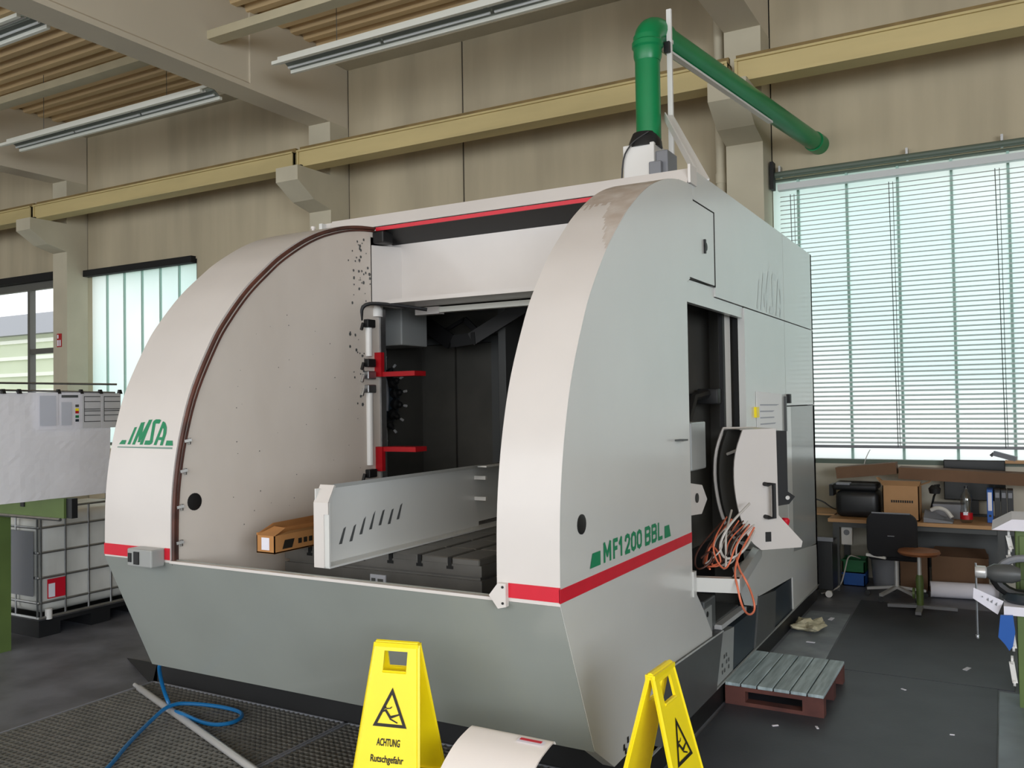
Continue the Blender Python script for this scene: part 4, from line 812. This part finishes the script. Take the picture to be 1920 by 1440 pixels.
# ---------------- small pallet
t = thing('wooden_pallet', 'small weathered wooden pallet used as a step beside the machine', 'pallet', (-1.335, 6.1, .006))
px0, px1, py0, py1 = -1.64, -1.02, 5.70, 6.51
for k in range(6):
    a = px0 + k * (px1 - px0 + .008) / 6
    part('deck_board', MB().bbox(a, a + (px1 - px0 + .008) / 6 - .008, py0, py1, .125, .146, .003, 1), m_wood, t)
for yy in (py0, (py0 + py1) / 2 - .04, py1 - .08):
    part('stringer', MB().box(px0, px1, yy, yy + .08, .100, .125).box(px0, px0 + .13, yy, yy + .08, .03, .10).box(px1 - .13, px1, yy, yy + .08, .03, .10).box(px0, px1, yy, yy + .08, .006, .03), m_woodr, t)

# ---------------- rag and litter
def blob(name, c, rx, ry, h, m, label, cat, seed, group=None):
    r_ = random.Random(seed); bm = bmesh.new(); bmesh.ops.create_icosphere(bm, subdivisions=3, radius=1)
    for v in bm.verts:
        kx = 1 + .35 * math.sin(v.co.x * 5 + seed) * math.cos(v.co.y * 4) + .25 * r_.random()
        v.co = Vector((c[0] + v.co.x * rx * kx, c[1] + v.co.y * ry * kx, max(c[2] + .001, c[2] + (v.co.z * .5 + .4) * h * kx)))
    return solo(name, MB().bm(bm), m, label, cat, group)
blob('rag', (-1.52, 7.86, .006), .11, .16, .07, m_rag, 'crumpled beige rag lying beside the machine plinth', 'rag', 2)
lit = [(-1.42, 7.42, .035, 'white paper scrap on the lighter floor strip'), (-.28, 7.19, .045, 'white paper scrap on the mat before the chair'), (-.64, 6.5, .018, 'tiny pale chip on the mat beside the pallet'), (-1.26, 5.44, .022, 'tiny pale chip on the mat in front of the pallet'), (-1.03, 5.52, .02, 'tiny pale chip close to the pallet corner'), (-.31, 5.76, .014, 'tiny pale chip near the steel floor plate'), (-1.4, 8.28, .05, 'pale scrap near the end of the plinth')]
for i, (x, y, s, lb) in enumerate(lit):
    a = i * 1.3; z = .0065
    solo('litter_scrap', MB().prism([(x + s * (math.cos(a) * p - math.sin(a) * q * .4), y + s * (math.sin(a) * p + math.cos(a) * q * .4)) for p, q in ((-1, -.8), (.9, -1), (1, .7), (-.8, 1))], 2, z, z + .004), m_paper, lb, 'litter', 'pale scraps on the floor')

# ---------------- desk and everything on it
t = thing('wooden_desk', 'long workbench desk with wooden top under the blind', 'desk', (-.3, 9.95, 0))
part('top', MB().box(-1.62, 1.3, 9.52, 10.36, .715, .75), m_desk, t)
for xx in (-1.55, -.05, 1.2):
    part('leg', MB().box(xx - .03, xx + .03, 9.56, 9.62, 0, .715), m_dgrey, t); part('leg', MB().box(xx - .03, xx + .03, 10.26, 10.32, 0, .715), m_dgrey, t)
part('modesty_panel', MB().box(-.95, 1.2, 10.2, 10.22, .2, .71), m_dgrey, t)
part('under_rail', MB().box(-1.55, 1.2, 9.57, 9.60, .66, .715), m_dgrey, t)
part('wall_strip', MB().box(-1.9, -1.6, 9.8, 10.36, .745, .76), m_desk, t)
t = thing('printer', 'black rounded laser printer at the left end of the desk', 'printer', (-1.38, 9.85, .75))
part('body', MB().bbox(-1.57, -1.14, 9.66, 10.05, .752, 1.03, .07, 4), m_dkpl, t, smooth=True)
part('lid', MB().bbox(-1.60, -1.16, 9.68, 10.06, 1.03, 1.10, .03, 3), m_rub, t, smooth=True)
part('highlight_panel', MB().bbox(-1.56, -1.42, 9.66, 9.8, 1.085, 1.11, .01), m_gplas, t)
part('side_tray', MB().box(-1.64, -1.60, 9.75, 9.95, .96, 1.08), m_dkpl, t)
t = thing('printed_carton', 'brown cardboard carton with dark print standing open on the desk', 'box', (-.93, 9.75, .75))
part('box', MB().box(-1.10, -.76, 9.62, 9.63, .751, 1.11).box(-1.10, -.76, 9.92, 9.93, .751, 1.11).box(-1.10, -1.09, 9.62, 9.93, .751, 1.11).box(-.77, -.76, 9.62, 9.93, .751, 1.11).box(-1.10, -.76, 9.62, 9.93, .751, .76), m_card, t)
part('flap', MB().add([(-1.10, 9.62, 1.10), (-.76, 9.62, 1.10), (-.74, 9.58, 1.155), (-1.12, 9.58, 1.155)], [(0, 1, 2, 3)]).add([(-1.10, 9.62, 1.10), (-1.10, 9.93, 1.10), (-1.17, 9.93, 1.16), (-1.16, 9.62, 1.18)], [(0, 1, 2, 3)]).add([(-.76, 9.62, 1.10), (-.76, 9.93, 1.10), (-.66, 9.9, 1.14), (-.66, 9.62, 1.14)], [(0, 1, 2, 3)]), m_card, t)
part('print', polys([[(-1.02 + k * .021, .93), (-1.005 + k * .021, .93), (-1.005 + k * .021, .955), (-1.02 + k * .021, .955)] for k in range(10)], lambda a, v: (a, 9.618, v)), m_ink, t)
solo('cardboard_strip', MB().bar((-1.6, 10.06, 1.185), (-1.0, 10.06, 1.25), .2, .12), m_cardd, 'dark flat cardboard length resting on the printer', 'cardboard')
solo('cardboard_strip', MB().bar((-.98, 10.1, 1.20), (.5, 10.1, 1.15), .24, .12), m_cardd, 'long dark cardboard length lying across monitor and binders', 'cardboard')
t = thing('monitor', 'black flat monitor standing against the wall below the window', 'monitor', (-.3, 10.3, .75))
part('screen', MB().bbox(-.57, .0, 10.27, 10.32, .91, 1.33, .008), m_screen, t)
part('stand', MB().box(-.33, -.25, 10.29, 10.33, .752, .95).box(-.45, -.13, 10.22, 10.36, .751, .765), m_dkpl, t)
t = thing('grey_carton', 'grey box behind the plastic bottle on the desk', 'box', (-.5, 10.05, .75))
part('box', MB().bbox(-.66, -.36, 9.92, 10.14, .751, .90, .006), m_gplas, t)
t = thing('bottle', 'clear plastic bottle with a red label on the desk', 'bottle', (-.345, 9.70, .75))
part('body', MB().lathe([(.045, .752), (.055, .77), (.055, .86), (.048, .90), (.055, .96), (.05, 1.02), (.02, 1.06), (.015, 1.09)], (-.345, 9.70, 0), 16), m_bottle, t, smooth=True)
lb_ = part('label', MB().lathe([(.0565, .785), (.0565, .85)], (-.345, 9.70, 0), 16), m_redm, t, smooth=True)
part('label_patch', MB().box(-.37, -.33, 9.641, 9.643, .83, .86), m_paper, lb_)
part('cap', MB().lathe([(.017, 1.09), (.017, 1.115)], (-.345, 9.70, 0), 12), m_dkpl, t)
for i, (x, mm_, lb) in enumerate(((-.14, m_bluep, 'blue lever arch binder with a white spine label'), (-.075, m_dkpl, 'black lever arch binder next to the blue binder'), (-.02, m_dkpl, 'black lever arch binder in the middle of the black binders'), (.035, m_dkpl, 'black lever arch binder at the end of the row'))):
    t = thing('ring_binder', lb, 'binder', (x, 9.9, .75), group='binders standing on the desk')
    part('cover', MB().bbox(x - .026, x + .026, 9.76, 10.0, .752, 1.075, .004), mm_, t)
    part('spine_label', MB().box(x - .017, x + .017, 9.757, 9.76, .87 if i == 0 else 1.0, 1.05), m_paper if i == 0 else m_gplas, t)
    part('finger_ring', MB().lathe([(.012, 0), (.012, .004)], (x, 9.755, .82), 10, 1), m_black, t)
t = thing('hand_tool_pile', 'grey power tool case lying open with paper on the desk', 'case', (-.55, 9.7, .75))
part('tray', MB().add([(-.72, 9.56, .752), (-.46, 9.56, .752), (-.46, 9.78, .76), (-.72, 9.78, .86), (-.72, 9.56, .80), (-.46, 9.56, .765)], [(0, 1, 5, 4), (4, 5, 2, 3), (0, 4, 3), (1, 2, 5), (0, 3, 2, 1)]), m_gplas, t)
part('tube', MB().tube([(-.66, 9.7, .86), (-.6, 9.68, .89), (-.52, 9.66, .87), (-.47, 9.64, .80)], .02, 8, smooth=2), m_wcable, t, smooth=True)
t = thing('desk_lamp', 'black desk lamp head with white rag behind the carton', 'lamp', (-.62, 9.98, .75))
part('head', MB().lathe([(.05, 0), (.06, .05), (.03, .085)], (-.64, 9.97, 1.0), 12), m_dkpl, t, smooth=True)
part('arm', MB().tube([(-.64, 9.97, 1.08), (-.60, 10.0, 1.085), (-.66, 10.16, .95), (-.70, 10.18, .77)], .012, 6), m_dkpl, t)
part('base', MB().lathe([(.06, .751), (.06, .775)], (-.70, 10.18, 0), 14), m_alu, t)
t = thing('sill_tool', 'grey hand tool lying on the window sill', 'tool', (-.05, 10.3, 1.33))
part('body', MB().bar((-.10, 10.36, 1.40), (.10, 10.30, 1.345), .05, .05), m_gplas, t)
part('nozzle', MB().bar((-.10, 10.36, 1.40), (-.13, 10.36, 1.37), .03, .03), m_dkpl, t)
part('support', MB().box(.0, .3, 10.28, 10.40, 1.30, 1.33), m_desk, t)
solo('wall_cable', MB().tube([(-1.93, 9.3, 1.0), (-1.75, 9.9, .9), (-1.66, 10.0, .80), (-1.6, 10.1, .77)], .008, 6, smooth=2), m_dgrey, 'dark cable curving from the machine down to the desk', 'cable', smooth=True)
solo('window_cable', MB().tube([(-1.3, 10.36, 1.42), (-1.33, 10.34, 1.36), (-1.37, 10.35, 1.25), (-1.36, 10.36, 1.15)], .005, 5, smooth=2), m_wcable, 'thin white cable hanging from the window sill', 'cable', smooth=True)
# below the desk
t = thing('socket_box', 'white wall socket box below the desk end', 'socket', (-1.47, 9.63, .5))
part('box', MB().bbox(-1.51, -1.40, 9.62, 9.68, .47, .66, .008), m_alu, t); part('socket', MB().lathe([(.03, 0), (.03, .004)], (-1.455, 9.616, .60), 12, 1), m_gplas, t)
t = thing('roller_cabinet', 'black low cabinet on castors beside the machine end', 'cabinet', (-1.73, 9.4, 0))
part('body', MB().bbox(-1.84, -1.53, 9.2, 9.5, .07, .56, .008), m_dkpl, t)
part('shelf_edge', MB().box(-1.85, -1.52, 9.19, 9.21, .56, .60), m_gplas, t)
for xx in (-1.57, -1.80): part('castor', MB().lathe([(.034, 0), (.034, .03)], (xx, 9.18, .036), 12, 1), m_alu, t)
for i, (z, mm_, lb) in enumerate(((0, m_bluep, 'blue stacking crate under the desk'), (.14, m_greenp, 'green stacking crate on top of the blue crate'))):
    t = thing('stacking_crate', lb, 'crate', (-1.42, 9.98, z))
    part('body', MB().box(-1.54, -1.32, 9.86, 10.14, z, z + .01).box(-1.54, -1.32, 9.86, 9.87, z, z + .138).box(-1.54, -1.32, 10.13, 10.14, z, z + .138).box(-1.54, -1.53, 9.86, 10.14, z, z + .138).box(-1.33, -1.32, 9.86, 10.14, z, z + .138), mm_, t)
    part('rim', MB().box(-1.55, -1.31, 9.85, 9.87, z + .12, z + .138), mm_, t)
t = thing('waste_bin', 'grey plastic waste bin behind the office chair', 'bin', (-1.13, 9.98, 0))
part('body', MB().lathe([(.13, 0), (.17, .42), (.175, .44), (.165, .44), (.125, .02)], (-1.12, 10.0, 0), 20), m_gplas, t, smooth=True)
t = thing('floor_carton', 'large closed brown carton standing under the desk', 'box', (-.42, 9.98, 0))
part('box', MB().bbox(-.68, -.17, 9.86, 10.18, 0, .38, .006), m_cardd, t); part('lid_flap', MB().add([(-.70, 9.85, .385), (-.16, 9.85, .385), (-.2, 10.1, .44), (-.66, 10.1, .44)], [(0, 1, 2, 3)]), m_cardd, t)
solo('floor_carton', MB().bbox(-.98, -.72, 9.9, 10.15, 0, .40, .006), m_cardd, 'narrow dark brown carton between bin and large carton', 'box')
t = thing('paper_roll', 'thick white paper roll lying on the floor before the cartons', 'roll', (-.45, 9.6, .01))
part('roll', MB().tube([(-.68, 9.62, .085), (-.02, 9.72, .085)], .078, 18), m_paper, t, smooth=True)
part('core', MB().tube([(-.685, 9.619, .085), (-.015, 9.721, .085)], .025, 10), m_cardd, t)
solo('power_cable', MB().tube([(-1.66, 9.3, .012), (-1.6, 9.45, .012), (-1.52, 9.58, .04), (-1.48, 9.62, .2), (-1.45, 9.66, .36), (-1.38, 9.7, .34), (-1.36, 9.85, .30)], .007, 6, smooth=2), m_wcable, 'white power cable drooping under the desk', 'cable', smooth=True)
# office chair
t = thing('office_chair', 'black upholstered office chair on a chrome star base', 'chair', (-.96, 9.25, .006))
def rounded(w0, w1, h0, h1, y, th, r=.09):
    bm = bmesh.new(); bmesh.ops.create_cube(bm, size=1)
    for v in bm.verts: v.co = Vector((v.co.x * (w1 - w0) + (w0 + w1) / 2, v.co.y * th + y, v.co.z * (h1 - h0) + (h0 + h1) / 2))
    ed = [e for e in bm.edges if abs(e.verts[0].co.y - e.verts[1].co.y) > th * .9]
    bmesh.ops.bevel(bm, geom=ed, offset=r, segments=5, affect='EDGES', profile=.5)
    ed = [e for e in bm.edges if abs(e.verts[0].co.y - e.verts[1].co.y) < th * .1]
    bmesh.ops.bevel(bm, geom=ed, offset=th * .3, segments=2, affect='EDGES', profile=.5)
    return MB().bm(bm)
part('backrest', rounded(-1.19, -.74, .46, .885, 9.10, .07), m_fab, t, smooth=True)
part('backrest_trim', MB().tube([(-1.14, 9.07, .885), (-.80, 9.07, .885)], .008, 6), m_gplas, t)
part('seat', MB().bbox(-1.19, -.74, 9.12, 9.55, .42, .49, .03, 3), m_fab, t, smooth=True)
part('armrest', MB().bar((-1.20, 9.12, .47), (-1.02, 9.08, .455), .03, .025), m_alu, t)
part('badge', MB().box(-1.0, -.94, 9.06, 9.066, .665, .672), m_gplas, t)
part('column', MB().tube([(-.965, 9.42, .10), (-.965, 9.42, .42)], .022, 10), m_steel, t, smooth=True)
for k in range(5):
    a = k * 2 * math.pi / 5 + .5; ex, ey = -.965 + .28 * math.cos(a), 9.42 + .28 * math.sin(a)
    lg = part('base_leg', MB().bar((-.965, 9.42, .12), (ex, ey, .075), .035, .025), m_steel, t)
    part('castor', MB().lathe([(.026, 0), (.026, .03)], (ex, ey - .015, .033), 10, 1), m_dkpl, lg)
# stool
t = thing('work_stool', 'swivel stool with round wooden seat on a splayed metal base', 'stool', (-.72, 8.95, .006))
part('seat', MB().lathe([(.02, .525), (.17, .53), (.185, .55), (.175, .57), (.05, .575)], (-.72, 8.95, 0), 24), m_ochre, t, 'brown wooden round seat', smooth=True)
part('spindle', MB().tube([(-.72, 8.95, .20), (-.72, 8.95, .53)], .018, 10), m_steel, t, smooth=True)
part('hub', MB().lathe([(.03, .04), (.035, .30), (.025, .34)], (-.72, 8.95, 0), 12), m_lgreen, t, smooth=True)
part('clamp_wheel', MB().lathe([(.05, 0), (.05, .02)], (-.78, 8.93, .17), 14, 0), m_lgreen, t)
for ex, ey in ((-1.0, 8.98), (-.42, 9.05), (-.72, 8.72), (-.80, 9.08)): part('foot_bar', MB().bar((-.72, 8.95, .05), (ex, ey, .03), .05, .028), m_gplas, t)

# ---------------- green tool cabinet at the right with vise
t = thing('green_tool_cabinet', 'tall olive green tool cabinet at the right edge with tools hung on its side', 'cabinet', (.35, 7.1, .0))
part('body', MB().bbox(.045, .75, 6.75, 7.35, .0, 1.10, .008), m_lgreen, t)
part('drawer_front', MB().box(.07, .73, 6.735, 6.75, .80, 1.06).box(.07, .73, 6.735, 6.75, .50, .77), m_lgreen, t)
part('shelf_plate', MB().box(-.02, .75, 6.42, 6.75, .615, .65), m_lgreen, t)
part('front_leg', MB().box(.045, .12, 6.44, 6.52, .0, .615), m_lgreen, t)
hp_ = part('cover_sheet', MB().box(-.03, .76, 6.40, 6.76, .65, .656).box(-.03, .4, 6.395, 6.40, .60, .656), m_paper, t)
t = thing('paper_stack', 'white plastic wrapped paper stack on top of the green cabinet', 'paper', (.35, 7.0, 1.10))
part('stack', MB().add([(-.09, 6.68, 1.10), (.6, 6.68, 1.10), (.6, 7.2, 1.10), (-.09, 7.2, 1.10), (.03, 6.72, 1.17), (.6, 6.72, 1.175), (.6, 7.2, 1.175), (.03, 7.2, 1.17)], [(0, 1, 5, 4), (1, 2, 6, 5), (2, 3, 7, 6), (3, 0, 4, 7), (4, 5, 6, 7), (0, 3, 2, 1)]), m_paper, t)
t = thing('bench_vise', 'black cast vise with a thin hanging crank handle on the cabinet shelf', 'vise', (.06, 6.55, .656))
part('body', MB().lathe([(.10, .657), (.13, .68), (.11, .72)], (.09, 6.56, 0), 20), m_blue, t, smooth=True)
arc = [(.09 + .16 * math.cos(a), 6.56, .80 + .14 * math.sin(a)) for a in [math.pi * (.1 + .8 * k / 10) for k in range(11)]]
part('upper_arch', MB().tube(arc, .024, 8), m_gplas, t, smooth=True)
part('lower_arch', MB().tube([(.09 + .17 * math.cos(a), 6.55, .83 + .13 * math.sin(a)) for a in [math.pi * (1.0 + 1.0 * k / 10) for k in range(11)]], .035, 8), m_black, t, smooth=True)
part('jaw', MB().lathe([(.035, -.14), (.06, -.10), (.06, 0), (.04, .05)], (.02, 6.5, .845), 16, 0), m_dgrey, t, smooth=True)
part('screw_nut', MB().lathe([(.034, -.22), (.04, -.21), (.04, -.16), (.03, -.15), (.03, -.12)], (.03, 6.5, .845), 14, 0), m_steel, t, smooth=True)
part('crank_handle', MB().tube([(-.185, 6.5, .90), (-.185, 6.5, .42)], .007, 6).lathe([(.012, .405), (.016, .415), (.012, .43)], (-.185, 6.5, 0), 10), m_zinc, t, smooth=True)
tg = thing('price_tag', 'white handwritten paper tag tied to the vise handle', 'tag', (-.11, 6.47, .57))
part('card', MB().add([(-.20, 6.465, .745), (-.205, 6.465, .675), (-.065, 6.455, .585), (-.03, 6.455, .675)], [(0, 1, 2, 3)]), m_paper, tg)
part('scribble', polys([[(-.155, .69), (-.145, .69), (-.15, .70)], [(-.125, .675), (-.115, .665), (-.115, .69)], [(-.105, .665), (-.095, .655), (-.09, .68)], [(-.08, .65), (-.07, .64), (-.065, .665)]], lambda a, v: (a, 6.452, v)), m_gplas, tg)
t = thing('blue_rag', 'blue cloth hanging from the cabinet shelf edge', 'rag', (-.03, 6.4, .40))
part('cloth', MB().prism([(-.05, .60), (.02, .605), (.03, .50), (.015, .41), (-.005, .38), (-.03, .42), (-.065, .46)], 1, 6.375, 6.40), m_bluep, t)
def wrench(z0, z1, y, label):
    t = thing('hanging_wrench', label, 'tool', (.02, y, z0), group='bright tools hung on the green cabinet side')
    part('shaft', MB().bar((.022, y, z0 + .03), (.005, y + .01, z1 - .03), .03, .018), m_alu, t)
    part('jaw', MB().lathe([(.028, 0), (.028, .014)], (.002, y + .012, z1 - .02), 10, 0).lathe([(.022, 0), (.022, .014)], (.012, y, z0 + .03), 10, 0), m_alu, t)
for k, (z0, z1, y) in enumerate(((.93, 1.08, 6.80), (.78, .95, 6.78), (.36, .58, 6.42), (.14, .33, 6.42))):
    wrench(z0, z1, y, ['bright wrench hung highest on the cabinet side', 'bright wrench hung just behind the vise', 'bright wrench hung behind the blue cloth', 'bright wrench hung lowest below the shelf'][k])
